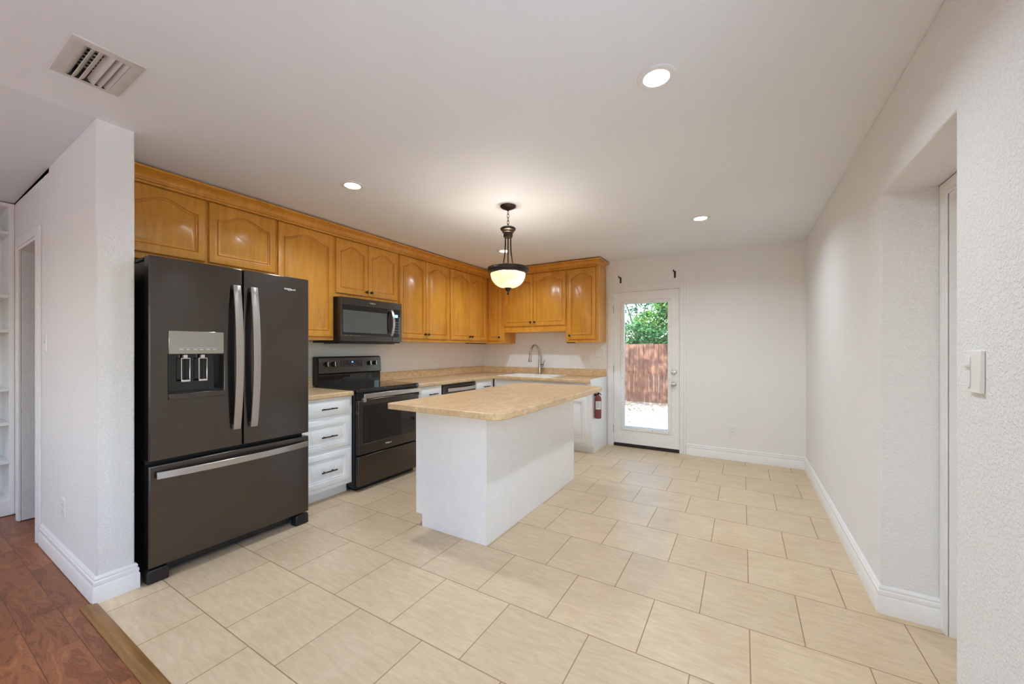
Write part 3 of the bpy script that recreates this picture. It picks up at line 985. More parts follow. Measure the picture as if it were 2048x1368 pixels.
# ------------------------------------------------------------------ appliances
RX = -2.75      # refrigerator door face
ry0, ry1, rsp = 0.787, 1.682, 1.246
t = thing('refrigerator', 'dark stainless french-door refrigerator with a water and ice dispenser', 'refrigerator', (-3.15, 1.235, 0))
link('body', MB().box(XL + 0.02, RX - 0.075, ry0 + 0.004, ry1 - 0.004, 0.03, 1.765), 'black_plastic', t, bevel=0.004)
fr = FL(RX)
mb = MB(fr).cells([ry0, 0.870, 1.139, rsp - 0.004], [0.667, 1.030, 1.251, 1.790], lambda i, j: not (i == 1 and j == 1), -0.068, 0.0)
dl = link('door', mb, 'black_stainless', t, bevel=0.006, seg=3)
dr = link('door', MB(fr).box(rsp + 0.004, ry1, 0.667, 1.790, -0.068, 0.0), 'black_stainless', t, bevel=0.006, seg=3)
fd = link('freezer_drawer', MB(fr).box(ry0, ry1, 0.088, 0.642, -0.068, 0.0), 'black_stainless', t, bevel=0.006, seg=3)
def bow(n, a, b, w0, w1, vert, other):
    pts = []
    for k in range(n + 1):
        s = k / n
        w = w0 + (w1 - w0) * (math.sin(PI * s) ** 0.8)
        p = a + (b - a) * s
        pts.append((other, p, w) if vert else (p, other, w))
    return pts
for (u, par) in ((1.201, dl), (1.300, dr)):
    mb = MB(fr).tube(bow(24, 0.778, 1.680, 0.020, 0.062, True, u), 0, flat=(0.021, 0.006, (1, 0, 0)))
    for z in (0.795, 1.663): mb.box(u - 0.016, u + 0.016, z - 0.012, z + 0.012, 0.0005, 0.028)
    link('handle', mb, 'handle_steel', par, bevel=0.002)
mb = MB(fr).tube(bow(28, 0.815, 1.660, 0.020, 0.058, False, 0.590), 0, flat=(0.019, 0.006, (0, 1, 0)))
for y in (0.832, 1.643): mb.box(y - 0.012, y + 0.012, 0.576, 0.604, 0.0005, 0.028)
link('handle', mb, 'handle_steel', fd, bevel=0.002)
# dispenser
mb = MB(fr).box(0.871, 1.138, 1.252, 1.383, -0.001, 0.003)
dp = link('dispenser_panel', mb, 'dispenser_mirror', dl, bevel=0.002)
for k in range(6):
    link('button_mark', MB(fr).box(0.919 + k * 0.032, 0.937 + k * 0.032, 1.276, 1.279, 0.0031, 0.0034), 'plastic_white', dl)
link('button_line', MB(fr).box(0.915, 1.105, 1.287, 1.2878, 0.0031, 0.0034), 'plastic_white', dl)
mb = MB(fr)
mb.box(0.8705, 1.1385, 1.0305, 1.2505, -0.0675, -0.0635)
mb.box(0.8705, 0.8735, 1.0305, 1.2505, -0.0635, -0.002); mb.box(1.1355, 1.1385, 1.0305, 1.2505, -0.0635, -0.002)
mb.box(0.8735, 1.1355, 1.2475, 1.2505, -0.0635, -0.002); mb.box(0.8735, 1.1355, 1.0305, 1.0335, -0.0635, -0.002)
link('dispenser_recess', mb, 'black_glass', dl)
for u in (0.958, 1.042):
    mb = MB(fr).cells([u - 0.022, u - 0.018, u + 0.018, u + 0.022], [1.090, 1.101, 1.224, 1.229], lambda i, j: not (i == 1 and j == 1), -0.0300, -0.0255)
    mb.box(u - 0.010, u + 0.010, 1.226, 1.247, -0.05, -0.028)
    pd = link('dispenser_paddle', mb, 'chrome', dl, bevel=0.001)
link('drip_tray', MB(fr).box(0.870, 1.139, 0.995, 1.029, -0.030, 0.009), 'black_stainless', dl, bevel=0.003)
def marks(fr, rects, mat, parent):
    for (a, b, c, d, e, g) in rects:
        link('button_mark', MB(fr).box(a, b, c, d, e, g), mat, parent)
def logo(fr, cu, cv, w, width, parent):
    mb = MB(fr).text('Whirlpool', width, cu, cv, w)
    n = 20
    ring = lambda ra, rb: [(cu - width * 0.02 + ra * math.cos(2 * PI * k / n), cv + rb * math.sin(2 * PI * k / n), w) for k in range(int(n * 0.86))]
    o, i = ring(width * 0.165, width * 0.105), ring(width * 0.150, width * 0.082)
    ov = [mb.v(p) for p in o]; iv = [mb.v(p) for p in i]
    for k in range(len(o) - 1): mb.face([ov[k], ov[k + 1], iv[k + 1], iv[k]])
    return link('logo', mb, 'logo_silver', parent, fix=False)
logo(fr, 1.543, 1.700, 0.0008, 0.080, dr)
for u in (0.83, 1.64):
    link('hinge_cover', MB(fr).box(u - 0.045, u + 0.045, 1.766, 1.786, -0.20, -0.072), 'black_plastic', t, bevel=0.006)
    mb = MB(fr).prism([(-0.075, 0.0005), (-0.004, 0.0005), (-0.002, 0.030), (-0.006, 0.066), (-0.02, 0.080), (-0.075, 0.080)], 0, 1, axis=0)
    bmesh.ops.delete(mb.bm, geom=mb.bm.verts[:], context='VERTS')
    mb.prism([(0.02, 0.0)] and [(u - 0.047, 0.0005), (u + 0.047, 0.0005), (u + 0.047, 0.062), (u + 0.040, 0.076), (u - 0.040, 0.076), (u - 0.047, 0.062)], -0.075, -0.008)
    link('foot', mb, 'black_plastic', t, bevel=0.006)
link('kick_grille', MB(fr).box(ry0 + 0.095, ry1 - 0.095, 0.022, 0.080, -0.09, -0.078), 'black_plastic', t)

# ---- range
rx = -2.932
g0, g1 = 2.243, 3.000
fr = FL(rx)
t = thing('electric_range', 'black stainless electric range with a glass cooktop', 'stove', (-3.28, 2.62, 0))
link('body', MB().box(XL + 0.02, rx - 0.045, g0, g1, 0.03, 0.905), 'black_plastic', t, bevel=0.002)
link('foot', MB().box(-3.10, -2.995, g0 + 0.03, g1 - 0.03, 0.0005, 0.0295), 'black_plastic', t)
mb = MB().prism([(-3.56, 0.9055), (-2.955, 0.9055), (-2.945, 0.900), (-2.938, 0.886), (-2.934, 0.890), (-2.938, 0.914), (-2.948, 0.922), (-3.56, 0.922)], g0 - 0.004, g1 + 0.004, axis=1)
link('cooktop', mb, 'black_glass', t, bevel=0.0015)
mb = MB(fr).cells([g0 + 0.008, g0 + 0.056, g1 - 0.062, g1 - 0.004], [0.330, 0.424, 0.768, 0.822], lambda i, j: not (i == 1 and j == 1), -0.042, 0.0)
od = link('oven_door', mb, 'black_stainless', t, bevel=0.004)
link('oven_window', MB(fr).box(g0 + 0.054, g1 - 0.060, 0.422, 0.770, -0.038, -0.002), 'oven_window', od)
mb = MB(fr).tube([(g0 + 0.035, 0.858, 0.046), (g1 - 0.010, 0.858, 0.046)], 0, flat=(0.021, 0.007, (0, 1, 0)))
for u in (g0 + 0.05, g1 - 0.03): mb.box(u - 0.012, u + 0.012, 0.805, 0.845, 0.0003, 0.044)
link('handle', mb, 'steel', od, bevel=0.003)
logo(fr, (g0 + g1) / 2 - 0.03, 0.380, 0.0006, 0.075, od)
link('vent_trim', MB(fr).box(g0 + 0.01, g1 - 0.006, 0.826, 0.884, -0.043, -0.010), 'black_plastic', t, bevel=0.002)
link('storage_drawer', MB(fr).box(g0 + 0.008, g1 - 0.004, 0.050, 0.316, -0.042, 0.0), 'black_stainless', t, bevel=0.004)
# backguard
link('backguard', MB().prism([(-3.598, 0.9225), (-3.530, 0.9225), (-3.530, 1.030), (-3.518, 1.035), (-3.534, 1.198), (-3.544, 1.204), (-3.598, 1.204)], g0 - 0.002, g1 + 0.002, axis=1), 'black_plastic', t, bevel=0.004)
link('riser', MB().box(-3.5295, -3.526, g0 + 0.01, g1 - 0.02, 0.9225, 1.022), 'black_glass', t)
sl = Vector((-0.015, 0, 0.156)).normalized()
fp = frame((-3.512, 0, 1.036), (0, 1, 0), tuple(sl), tuple(Vector((0, 1, 0)).cross(sl)))
PH = 0.158
cp = link('control_panel', MB(fp).box(g0 + 0.004, g1 - 0.004, 0.0, PH, 0.0, 0.008), 'black_stainless', t, bevel=0.004)
link('display', MB(fp).box(2.490, 2.748, 0.062, 0.128, 0.0082, 0.0092), 'black_glass', cp)
link('clock_digits', MB(fp).box(2.616, 2.622, 0.102, 0.117, 0.0094, 0.0097).box(2.627, 2.633, 0.102, 0.117, 0.0094, 0.0097), 'display_blue', cp)
marks(fp, [(2.505 + k * 0.027, 2.511 + k * 0.027, 0.071 + j * 0.02, 0.073 + j * 0.02, 0.0094, 0.0096)
           for k in range(9) for j in range(3) if (k * 7 + j * 3) % 4 > 1], 'logo_silver', cp)
for u in (2.330, 2.408, 2.838, 2.912):
    mb = MB(fp).lathe([(0.026, 0.0), (0.025, 0.006), (0.021, 0.010), (0.019, 0.026), (0, 0.026)], (u, 0.092, 0.0082), (0, 0, 1), 20)
    kb = link('knob', mb, 'black_plastic', cp)
    link('knob_grip', MB(fp).box(u - 0.005, u + 0.005, 0.068, 0.116, 0.030, 0.038), 'steel', cp, bevel=0.002)

# ---- microwave
mxf = -3.183
m0, m1, mz0, mz1 = 2.254, 2.999, 1.354, 1.7705
fr = FL(mxf)
t = thing('microwave', 'black stainless over-the-range microwave under the short wall cabinet', 'microwave', (-3.4, 2.63, mz0))
link('body', MB().box(XL + 0.002, mxf - 0.032, m0, m1, mz0 - 0.012, mz1 - 0.001), 'black_plastic', t, bevel=0.002)
ms = 2.866
mb = MB(fr).cells([m0 + 0.002, m0 + 0.018, ms - 0.010, ms - 0.001], [mz0, 1.412, 1.697, mz1 - 0.002], lambda i, j: not (i == 1 and j == 1), -0.030, 0.0)
md = link('door', mb, 'black_stainless', t, bevel=0.003)
link('window_border', MB(fr).box(m0 + 0.018, ms - 0.010, 1.412, 1.697, -0.028, -0.004), 'black_glass', md)
link('window_mesh', MB(fr).box(m0 + 0.026, 2.800, 1.438, 1.648, -0.0038, -0.0032), 'microwave_window', md)
mb = MB(fr).tube(bow(20, 1.420, 1.688, 0.014, 0.052, True, 2.842), 0, flat=(0.013, 0.006, (1, 0, 0)))
for z in (1.432, 1.676): mb.box(2.833, 2.851, z - 0.010, z + 0.010, -0.0035, 0.022)
link('handle', mb, 'steel', md, bevel=0.002)
logo(fr, 2.612, 1.733, 0.0006, 0.070, md)
cp = link('control_panel', MB(fr).box(ms + 0.001, m1 - 0.001, mz0, mz1 - 0.002, -0.030, 0.0), 'black_stainless', t, bevel=0.003)
link('touch_panel', MB(fr).box(ms + 0.004, 2.972, 1.405, 1.700, 0.0002, 0.0012), 'black_glass', cp)
link('display', MB(fr).box(2.897, 2.940, 1.614, 1.644, 0.0013, 0.0016), 'display_blue', cp)
marks(fr, [(2.893 + k * 0.024, 2.903 + k * 0.024, 1.45 + j * 0.028, 1.453 + j * 0.028, 0.0013, 0.0016) for k in range(3) for j in range(5)], 'plastic_white', cp)
link('vent_grille', MB(fr).box(m0 + 0.03, m1 - 0.06, mz0 - 0.022, mz0 - 0.0125, -0.30, -0.05), 'black_plastic', t)

# ---- dishwasher
fr = FL(-2.982)
t = thing('dishwasher', 'black stainless dishwasher built in below the worktop', 'dishwasher', (-3.3, 3.76, 0))
link('body', MB().box(XL + 0.02, -3.02, 3.448, 4.074, 0.02, 0.858), 'black_plastic', t)
dd = link('door', MB(fr).box(3.446, 4.076, 0.11, 0.846, -0.036, 0.0), 'black_stainless', t, bevel=0.004)
link('console', MB(fr).box(3.446, 4.076, 0.8465, 0.862, -0.036, -0.006), 'black_plastic', t)
mb = MB(fr).tube(bow(16, 3.500, 4.040, 0.022, 0.050, False, 0.798), 0, flat=(0.020, 0.006, (0, 1, 0)))
for y in (3.515, 4.025): mb.box(y - 0.012, y + 0.012, 0.785, 0.811, 0.0003, 0.03)
link('handle', mb, 'steel', dd, bevel=0.002)
link('kick_plate', MB(fr).box(3.446, 4.076, 0.0005, 0.105, -0.09, -0.06), 'black_plastic', t)

# ------------------------------------------------------------------ wall fittings
def outlet(label, fr, cu, cv, group='white wall outlets', kind='duplex', wd=0.070, ht=0.114):
    o = fr @ Vector((cu, cv, 0))
    t = thing('power_outlet' if kind == 'duplex' else 'light_switch', label, 'outlet' if kind == 'duplex' else 'light switch', o, group)
    a, b = wd / 2, ht / 2
    sq = lambda i, w: [(cu - a + i, cv - b + i, w), (cu + a - i, cv - b + i, w), (cu + a - i, cv + b - i, w), (cu - a + i, cv + b - i, w)]
    link('plate', MB(fr).loops([sq(0, 0.0004), sq(0, 0.003), sq(0.004, 0.006)]), 'plastic_white', t)
    if kind == 'duplex':
        for s in (-1, 1):
            c = cv + s * 0.020
            rc = link('receptacle', MB(fr).prism([(cu + 0.016 * x, c + 0.0135 * y) for x, y in ((-1, -.6), (-.6, -1), (.6, -1), (1, -.6), (1, .6), (.6, 1), (-.6, 1), (-1, .6))], 0.0061, 0.0078), 'plastic_white', t)
            for du in (-0.006, 0.006):
                link('slot', MB(fr).box(cu + du - 0.0011, cu + du + 0.0011, c - 0.002, c + 0.006, 0.0079, 0.0082), 'plastic_dark', rc)
            link('slot', MB(fr).lathe([(0.002, 0), (0.002, 0.0003)], (cu, c - 0.007, 0.0079), (0, 0, 1), 8), 'plastic_dark', rc)
    elif kind == 'toggle':
        link('toggle', MB(fr).box(cu - 0.005, cu + 0.005, cv - 0.004, cv + 0.014, 0.0061, 0.016), 'plastic_white', t, bevel=0.002)
    elif kind == 'blank':
        link('toggle', MB(fr).lathe([(0.010, 0), (0.009, 0.003), (0, 0.0035)], (cu + 0.03, cv, 0.0061), (0, 0, 1), 14), 'plastic_white', t)
    return t
fb = FB(YB)
outlet('white outlet on the wall above the worktop, beside the inside corner', fb, -3.375, 1.129)
outlet('white outlet above the worktop between faucet and wide switch plate', fb, -1.827, 1.130)
outlet('white outlet low on the bare wall beside the glass door', fb, -0.099, 0.343)
outlet('wide white switch plate on the wall beside the glass door casing', fb, -1.672, 1.223, None, 'blank', 0.116, 0.114)
outlet('white outlet above the worktop past the range', FL(XL), 3.985, 1.133)
outlet('white outlet low on the partition wall above the wood floor', FB(YP0), -3.400, 0.352)
outlet('white switch plate beside the hall doorway casing', FB(YP0), -3.845, 1.322, None, 'toggle')
# dimmer on the right wall
fr = FR(XR)
cu, cv = -1.632, 1.215
t = thing('dimmer_switch', 'white slide dimmer switch on the textured wall near the doorway recess', 'light switch', fr @ Vector((cu, cv, 0)))
link('plate', MB(fr).box(cu - 0.040, cu + 0.040, cv - 0.060, cv + 0.060, 0.0005, 0.011), 'plastic_white', t, bevel=0.002)
mb = MB(fr).prism([(cu - 0.030, cv - 0.042), (cu - 0.020, cv - 0.050), (cu - 0.010, cv - 0.042), (cu - 0.010, cv + 0.042), (cu - 0.020, cv + 0.047), (cu - 0.030, cv + 0.042)], 0.0112, 0.0135)
link('slider_track', mb, 'plastic_white', t, bevel=0.001)
link('slider', MB(fr).box(cu - 0.030, cu - 0.010, cv + 0.012, cv + 0.022, 0.0136, 0.021), 'plastic_white', t, bevel=0.002)

# curtain rod brackets over the door
def bracket(label, x, z0, z1, lean):
    t = thing('curtain_bracket', label, 'bracket', (x, YB, z0), 'black curtain rod brackets above the door')
    fb2 = FB(YB)
    link('back_plate', MB(fb2).box(x - 0.011, x + 0.011, z0, z1 - 0.012, 0.0004, 0.006), 'black_iron', t, bevel=0.002)
    mb = MB(fb2).tube([(x, z1 - 0.03, 0.006), (x, z1 - 0.02, 0.045), (x - 0.004, z1 - 0.018, 0.065)], 0.0065, 10)
    mb.tube([(x - 0.006, z1 - 0.026, 0.062), (x - 0.006, z1 - 0.022, 0.078), (x - 0.006, z1 - 0.006, 0.084)], 0.006, 10)
    link('rod_holder', mb, 'black_iron', t)
bracket('black curtain rod bracket above the hinge side of the glass door', -1.383, 2.148, 2.238, 0)
bracket('black curtain rod bracket above the knob side of the glass door', -0.716, 2.158, 2.252, 0)

# fire extinguisher
ex, ey = -1.521, 4.610
t = thing('fire_extinguisher', 'dusty red fire extinguisher hanging on the white end panel', 'fire extinguisher', (ex, ey, 0.43))
cyl = MB().lathe([(0.030, 0.430), (0.040, 0.434), (0.041, 0.445), (0.041, 0.660), (0.038, 0.685), (0.028, 0.705), (0.016, 0.715), (0.014, 0.722)], (ex, ey, 0), (0, 0, 1), 28)
cy = link('cylinder', cyl, 'extinguisher_red', t)
lb = MB()
n = 14
a0, a1 = math.radians(-115), math.radians(20)
rows = [[lb.v((ex + 0.0415 * math.cos(a0 + (a1 - a0) * k / n), ey + 0.0415 * math.sin(a0 + (a1 - a0) * k / n), z)) for k in range(n + 1)] for z in (0.545, 0.645)]
for k in range(n): lb.face([rows[0][k], rows[0][k + 1], rows[1][k + 1], rows[1][k]])
link('label', lb, 'paper_label', cy)
lb = MB()
for z in (0.630, 0.615, 0.600, 0.585, 0.570):
    r_ = [[lb.v((ex + 0.0418 * math.cos(math.radians(a)), ey + 0.0418 * math.sin(math.radians(a)), zz)) for a in range(-100, -45, 6)] for zz in (z, z + 0.0035)]
    for k in range(len(r_[0]) - 1): lb.face([r_[0][k], r_[0][k + 1], r_[1][k + 1], r_[1][k]])
for z in (0.556, 0.578, 0.600, 0.625):
    r_ = [[lb.v((ex + 0.0418 * math.cos(math.radians(a)), ey + 0.0418 * math.sin(math.radians(a)), zz)) for a in range(-24, 3, 8)] for zz in (z, z + 0.012)]
    for k in range(len(r_[0]) - 1): lb.face([r_[0][k], r_[0][k + 1], r_[1][k + 1], r_[1][k]])
link('label_print', lb, 'plastic_dark', cy)
mb = MB().lathe([(0.017, 0.7225), (0.017, 0.745), (0.011, 0.750)], (ex, ey, 0), (0, 0, 1), 16)
mb.tube([(ex, ey + 0.01, 0.742), (ex - 0.002, ey - 0.04, 0.745), (ex - 0.004, ey - 0.085, 0.735)], 0, flat=(0.009, 0.004, (1, 0, 0)))
mb.tube([(ex, ey + 0.012, 0.752), (ex - 0.002, ey - 0.03, 0.764), (ex - 0.004, ey - 0.075, 0.768)], 0, flat=(0.009, 0.004, (1, 0, 0)))
mb.tube([(ex + 0.012, ey + 0.004, 0.738), (ex + 0.026, ey + 0.008, 0.735), (ex + 0.032, ey + 0.010, 0.715)], 0.006, 8)
link('valve_handle', mb, 'black_plastic', t)
link('gauge', MB().lathe([(0.010, 0), (0.010, 0.008), (0.008, 0.010)], (ex, ey + 0.017, 0.737), (0, 1, 0), 14), 'chrome', t)
link('wall_hook', MB().box(-1.5662, ex - 0.012, ey - 0.010, ey + 0.010, 0.700, 0.735), 'black_plastic', t)

# ceiling register
t = thing('ceiling_vent', 'off-white metal air register in the ceiling', 'ceiling vent', (-2.30, 0.495, ZC))
X0, X1, Y0, Y1 = -2.463, -2.112, 0.389, 0.601
X0c, Y1c = -2.463, 0.600
mb = MB()
lp = lambda i, z: [(X0 + i, Y0 + i, z), (X1 - i, Y0 + i, z), (X1 - i, Y1 - i, z), (X0 + i, Y1 - i, z)]
op = lambda i, z: [(VX0 + i, VY0 + i, z), (VX1 - i, VY0 + i, z), (VX1 - i, VY1 - i, z), (VX0 + i, VY1 - i, z)]
mb.loops([op(0.0005, ZC + 0.03), lp(0, ZC - 0.0006), lp(0.003, ZC - 0.006), lp(0.012, ZC - 0.009), op(0.001, ZC - 0.007), op(0.002, ZC + 0.03)][1:], cap0=False, cap1=False)
link('vent_frame', mb, 'vent_paint', t)
mb = MB().loops([op(0.003, ZC - 0.004), op(0.003, ZC + 0.12)], cap0=False)
link('duct', mb, 'duct_dark', t)
nl = 6
for k in range(nl):
    yc = VY0 + 0.003 + (k + 0.5) * (VY1 - VY0 - 0.006) / nl
    s = -1 if k < 3 else 1
    prof = [(-0.009, 0.014), (-0.004, 0.004), (0.003, -0.003), (0.011, -0.008)]
    pts = [(yc + s * a, ZC + 0.001 + b) for a, b in prof]
    poly = pts + [(a + s * 0.0014, b + 0.0014) for a, b in pts[::-1]]
    link('louver', MB().prism(poly, VX0 + 0.003, VX1 - 0.003, axis=0), 'vent_paint', t)
for k in range(9):
    xx = VX0 + (k + 0.5) * (VX1 - VX0) / 9
    link('damper_fin', MB().box(xx - 0.007, xx + 0.007, VY0 + 0.004, VY1 - 0.004, ZC + 0.050, ZC + 0.053), 'vent_paint', t)

# recessed ceiling lights
cans = [(-0.317, 1.739, 'recessed ceiling light nearest the textured wall doorway recess'),
        (-2.382, 1.781, 'recessed ceiling light in front of the refrigerator and range cabinets'),
        (-0.321, 3.811, 'recessed ceiling light in front of the glass back door'),
        (-2.430, 3.890, 'recessed ceiling light behind the pendant lamp, near the cabinet corner')]
def can_light(x, y, label):
    t = thing('recessed_light', label, 'ceiling light', (x, y, ZC), 'recessed ceiling lights')
    mb = MB().lathe([(0.080, -0.0003), (0.080, -0.003), (0.070, -0.006), (0.054, -0.004), (0.054, -0.0003)], (x, y, ZC), (0, 0, 1), 32)
    link('trim_ring', mb, 'plastic_white', t)
    link('lens', MB().lathe([(0.053, -0.0035), (0.053, -0.0045), (0, -0.0050)], (x, y, ZC), (0, 0, 1), 32), 'can_lens', t)
    ld = bpy.data.lights.new('bulb', 'AREA')
    ld.shape = 'DISK'; ld.size = 0.10; ld.energy = CAN_W; ld.color = (0.80, 0.92, 1.03)
    lo = bpy.data.objects.new('bulb', ld); C.objects.link(lo)
    lo.parent = t; lo.location = (0, 0, -0.0075)
    ld.spread = math.radians(150)
    return t
c0 = can_light(*cans[0])
for (x, y, lab) in cans[1:]:
    copy_tree(c0, (x, y, ZC), lab, 'recessed ceiling lights')

for (x, y, lab) in ((-1.0, -1.6, 'added recessed fill light over the living room by the textured wall'), (-3.4, -1.2, 'added recessed fill light over the living room by the bookcase')):  # unseen lights added to brighten the kitchen
    copy_tree(c0, (x, y, ZC), lab, 'recessed ceiling lights')

# pendant lamp
px, py = -1.638, 2.684
t = thing('pendant_lamp', 'bronze pendant lamp with alabaster glass bowl hanging over the island', 'pendant lamp', (px, py, ZC))
O = (px, py, 0)
link('canopy', MB().lathe([(0.062, ZC - 0.0005), (0.064, ZC - 0.006), (0.055, ZC - 0.016), (0.030, ZC - 0.028), (0.012, ZC - 0.034), (0.008, ZC - 0.040), (0, ZC - 0.040)], O, n=32), 'bronze', t)
zc = ZC - 0.040
nlk = 5
lh = (zc - 2.268) / nlk
for k in range(nlk):
    c = zc - lh * (k + 0.5)
    a = (lh / 2 + 0.004)
    pts = []
    for q in range(17):
        th = 2 * PI * q / 16
        off = (0.0085 * math.cos(th), 0.0) if k % 2 else (0.0, 0.0085 * math.cos(th))
        pts.append((px + off[0], py + off[1], c + a * math.sin(th)))
    link('chain_link', MB().tube(pts, 0.0022, 7), 'bronze', t)
link('collar', MB().lathe([(0, 2.270), (0.012, 2.270), (0.056, 2.266), (0.064, 2.258), (0.060, 2.246), (0.048, 2.238), (0.048, 2.228), (0.038, 2.222), (0.038, 2.196), (0.034, 2.186), (0, 2.186)], O, n=32), 'bronze', t)
for k in range(4):
    a = math.radians(30.8 + 90 * k)
    dx, dy = math.cos(a), math.sin(a)
    pts = []
    for q in range(13):
        s = q / 12
        r_ = 0.021 + 0.027 * s ** 2.6
        pts.append((px + dx * r_, py + dy * r_, 2.188 - 0.258 * s))
    link('arm', MB().tube(pts, 0.0058, 10), 'bronze', t)
mb = MB().lathe([(0.1435, 1.936), (0.152, 1.945), (0.166, 1.938), (0.170, 1.926), (0.168, 1.915), (0.160, 1.908), (0.160, 1.900), (0.150, 1.893), (0.1435, 1.893), (0.1435, 1.936)], O, n=48, caps=False)
for k in range(4):
    a = math.radians(30.8 + 90 * k)
    mb.tube([(px, py, 1.930), (px + 0.150 * math.cos(a), py + 0.150 * math.sin(a), 1.930)], 0.005, 8)
link('rim', mb, 'bronze', t)
prof = []
for k in range(15):
    a = k / 14 * PI / 2
    prof.append((0.142 * math.cos(a) ** 0.85 if k < 14 else 0.0, 1.892 - 0.118 * math.sin(a)))
link('glass_bowl', MB().lathe(prof, O, n=48, caps=False), 'alabaster', t)
link('finial', MB().lathe([(0, 1.790), (0.032, 1.788), (0.034, 1.780), (0.026, 1.772), (0.022, 1.760), (0.010, 1.750), (0.006, 1.742), (0.009, 1.736), (0.010, 1.730), (0.006, 1.722), (0, 1.719)], O, n=24), 'bronze', t)
for s in (-1, 1):
    ld = bpy.data.lights.new('bulb', 'POINT')
    ld.energy = BULB_W / 2; ld.color = (1.0, 0.93, 0.86); ld.shadow_soft_size = 0.03
    lo = bpy.data.objects.new('bulb', ld); C.objects.link(lo)
    lo.parent = t; lo.location = (s * 0.055, 0, 1.868 - ZC)

# built-in bookcase
t = thing('bookcase', 'white built-in bookcase at the end of the living room', 'bookcase', (XH - 0.15, -0.2, 0))
fr = frame((XH, 0, 0), (0, 1, 0), (0, 0, 1), (1, 0, 0))
by0, by1 = -1.04, YP0 - 0.001
mb = MB(fr).cells([by0, by0 + 0.03, -0.24, -0.20, by1 - 0.026, by1], [0.0005, 0.118, 2.375, 2.402], lambda i, j: i in (0, 2, 4) or j in (0, 2), -0.30, 0.0)
mb.box(by0, by1, 0.0005, 2.402, -0.318, -0.3002)
link('frame', mb, 'trim_paint', t, bevel=0.003)
for z in (0.407, 0.703, 0.965, 1.418, 1.684, 2.172):
    for (a, b) in ((by0 + 0.0305, -0.2405), (-0.1995, by1 - 0.0265)):
        link('shelf', MB(fr).box(a, b, z - 0.012, z + 0.012, -0.2995, -0.004), 'trim_paint', t, bevel=0.003)

# ------------------------------------------------------------------ the yard behind the glass door
ZG = -0.37
mb = MB()
N = 40
gx0, gx1, gy0, gy1 = -16, 12, YB + 0.16, 24
gv = [[mb.v((gx0 + (gx1 - gx0) * i / N, gy0 + (gy1 - gy0) * j / N, ZG + random.uniform(-0.02, 0.02))) for j in range(N + 1)] for i in range(N + 1)]
for i in range(N):
    for j in range(N): mb.face([gv[i][j], gv[i + 1][j], gv[i + 1][j + 1], gv[i][j + 1]])
struct('ground', mb, 'yard_dirt', label='bare dusty yard ground behind the glass door')
mb = MB().box(-14, 8, -14, -4.32, -0.30, -0.14).box(1.3, 8, -4.32, 5, -0.30, -0.14)
mb.box(-14, -5.6, -4.32, 5, -0.30, -0.14)
struct('bounce_ground', mb, 'bounce_concrete', label='pale concrete added outside the living room windows to bounce sunlight in')  # unseen surface added to reflect sunlight up to the ceiling
FYY = 12.4
t = thing('wooden_fence', 'weathered cedar board privacy fence behind the back yard', 'fence', (-2.5, FYY, ZG))
mb = MB()
x = -8.0
while x < 3.5:
    h = 1.442 + random.uniform(-0.008, 0.008)
    mb.box(x, x + 0.141, FYY, FYY + 0.018, ZG - 0.03, h)
    x += 0.1475 + random.uniform(0, 0.003)
link('board_panel', mb, 'cedar', t, fix=False)
for z in (-0.1, 0.55, 1.2): link('rail', MB().box(-8, 3.5, FYY + 0.019, FYY + 0.06, z - 0.04, z + 0.04), 'cedar', t)
for x in (-7.5, -5.1, -2.7, -0.3, 2.1): link('post', MB().box(x - 0.045, x + 0.045, FYY + 0.061, FYY + 0.15, ZG - 0.03, 1.42), 'cedar', t)

def leaves(mb, blobs, n, size):
    for _ in range(n):
        bx, by, bz, rx_, ry_, rz_ = random.choice(blobs)
        while True:
            d = Vector((random.uniform(-1, 1), random.uniform(-1, 1), random.uniform(-1, 1)))
            if 0.2 < d.length < 1: break
        p = Vector((bx + d.x * rx_, by + d.y * ry_, bz + d.z * rz_))
        a = Vector((random.gauss(0, 1), random.gauss(0, 1), random.gauss(0, 0.7))).normalized()
        b = a.cross(Vector((random.gauss(0, 1), random.gauss(0, 1), random.gauss(0, 1)))).normalized()
        s = size * random.uniform(0.7, 1.3)
        c = a.cross(b) * s * 0.15
        v0, v1, v2, v3 = mb.v(p - a * s), mb.v(p + b * s * 0.42 + c), mb.v(p + a * s), mb.v(p - b * s * 0.42 + c)
        mb.face([v0, v1, v2, v3])
def tree(label, x, y, h, blobs, n, size, mat, name='tree', cat='tree', group=None):
    t = thing(name, label, cat, (x, y, ZG), group)
    mb = MB().tube([(x, y, ZG - 0.05), (x + 0.05, y, ZG + h * 0.4), (x, y + 0.05, ZG + h * 0.75)], [0.11, 0.09, 0.05], 10)
    for bl in blobs:
        mb.tube([(x + 0.02, y, ZG + h * 0.45), ((x + bl[0]) / 2, (y + bl[1]) / 2, (ZG + h * 0.5 + bl[2]) / 2 + 0.1), (bl[0], bl[1], bl[2])], [0.05, 0.03, 0.012], 7)
    link('trunk', mb, 'bark', t)
    mb = MB()
    leaves(mb, blobs, n, size)
    link('crown', mb, mat, t, fix=False)
    return t
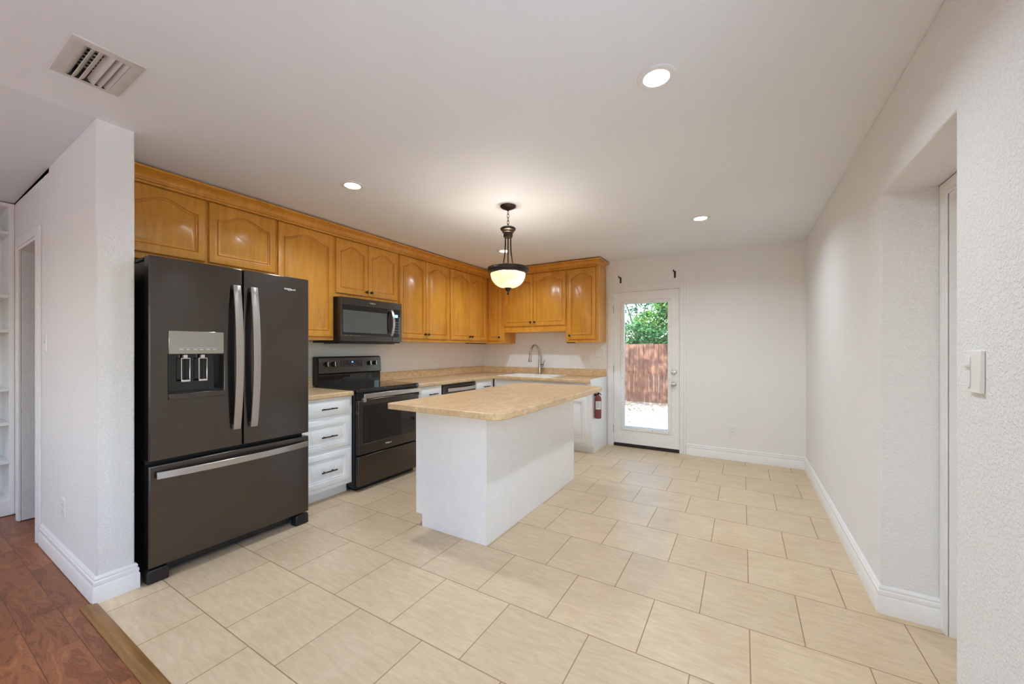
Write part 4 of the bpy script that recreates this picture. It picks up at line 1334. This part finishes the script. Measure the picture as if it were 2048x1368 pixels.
tree('bright green leafy tree rising behind the fence on the knob side of the door glass', -1.4, 14.9, 3.6,
     [(-2.0, 14.7, 2.7, 0.9, 0.6, 0.9), (-2.9, 14.8, 2.2, 0.7, 0.6, 0.5), (-1.2, 14.9, 2.0, 0.8, 0.6, 0.9), (-1.5, 15.0, 3.5, 1.0, 0.7, 0.8), (-2.3, 14.8, 3.0, 0.5, 0.5, 0.6)], 5200, 0.075, 'leaf_green', group='trees behind the fence')
tree('dark green bushy tree behind the fence on the hinge side of the door glass', -3.6, 13.3, 2.4,
     [(-3.2, 13.25, 1.75, 0.8, 0.5, 0.5), (-2.5, 13.2, 1.55, 0.7, 0.45, 0.5), (-4.2, 13.3, 1.8, 0.9, 0.5, 0.7), (-2.9, 13.2, 1.2, 0.9, 0.45, 0.5), (-1.9, 13.2, 1.3, 0.6, 0.45, 0.5)], 4600, 0.07, 'leaf_dark', group='trees behind the fence')
tree('thin tree with sparse leaves against the bright sky above the fence', -3.9, 17.2, 4.0,
     [(-3.9, 17.0, 3.1, 0.9, 0.6, 0.6), (-3.4, 17.0, 3.6, 0.8, 0.6, 0.5), (-4.6, 17.2, 3.8, 0.8, 0.6, 0.6)], 900, 0.075, 'leaf_dark', group='trees behind the fence')
# tall shade tree whose crown dapples the yard
tree('tall yard tree casting dappled shade on the fence', -6.4, 7.6, 6.6,
     [(-4.6, 7.8, 5.7, 1.2, 1.1, 0.6), (-3.2, 7.7, 6.1, 1.3, 1.1, 0.7), (-1.8, 7.8, 6.1, 1.2, 1.1, 0.6), (-0.5, 8.0, 6.0, 1.1, 1.0, 0.6), (-2.4, 8.7, 6.5, 1.2, 1.0, 0.5), (-6.2, 7.7, 6.5, 1.2, 1.0, 0.7)], 3300, 0.10, 'leaf_green')
mb = MB()
for _ in range(1700):
    x, y = random.uniform(-5, 0.5), FYY - 0.09 - abs(random.gauss(0.05, 1.6))
    if y < 6: continue
    a = random.uniform(0, 2 * PI); s = random.uniform(0.03, 0.07)
    d = Vector((math.cos(a), math.sin(a), random.uniform(-0.2, 0.3))) * s
    e = Vector((-math.sin(a), math.cos(a), random.uniform(-0.3, 0.3))) * s * 0.45
    p = Vector((x, y, ZG + 0.035))
    mb.face([mb.v(p - d), mb.v(p + e), mb.v(p + d), mb.v(p - e)])
tag(link('fallen_leaves', mb, 'leaf_litter', fix=False), 'dry leaf litter lying along the foot of the fence', 'leaves', None, 'stuff')
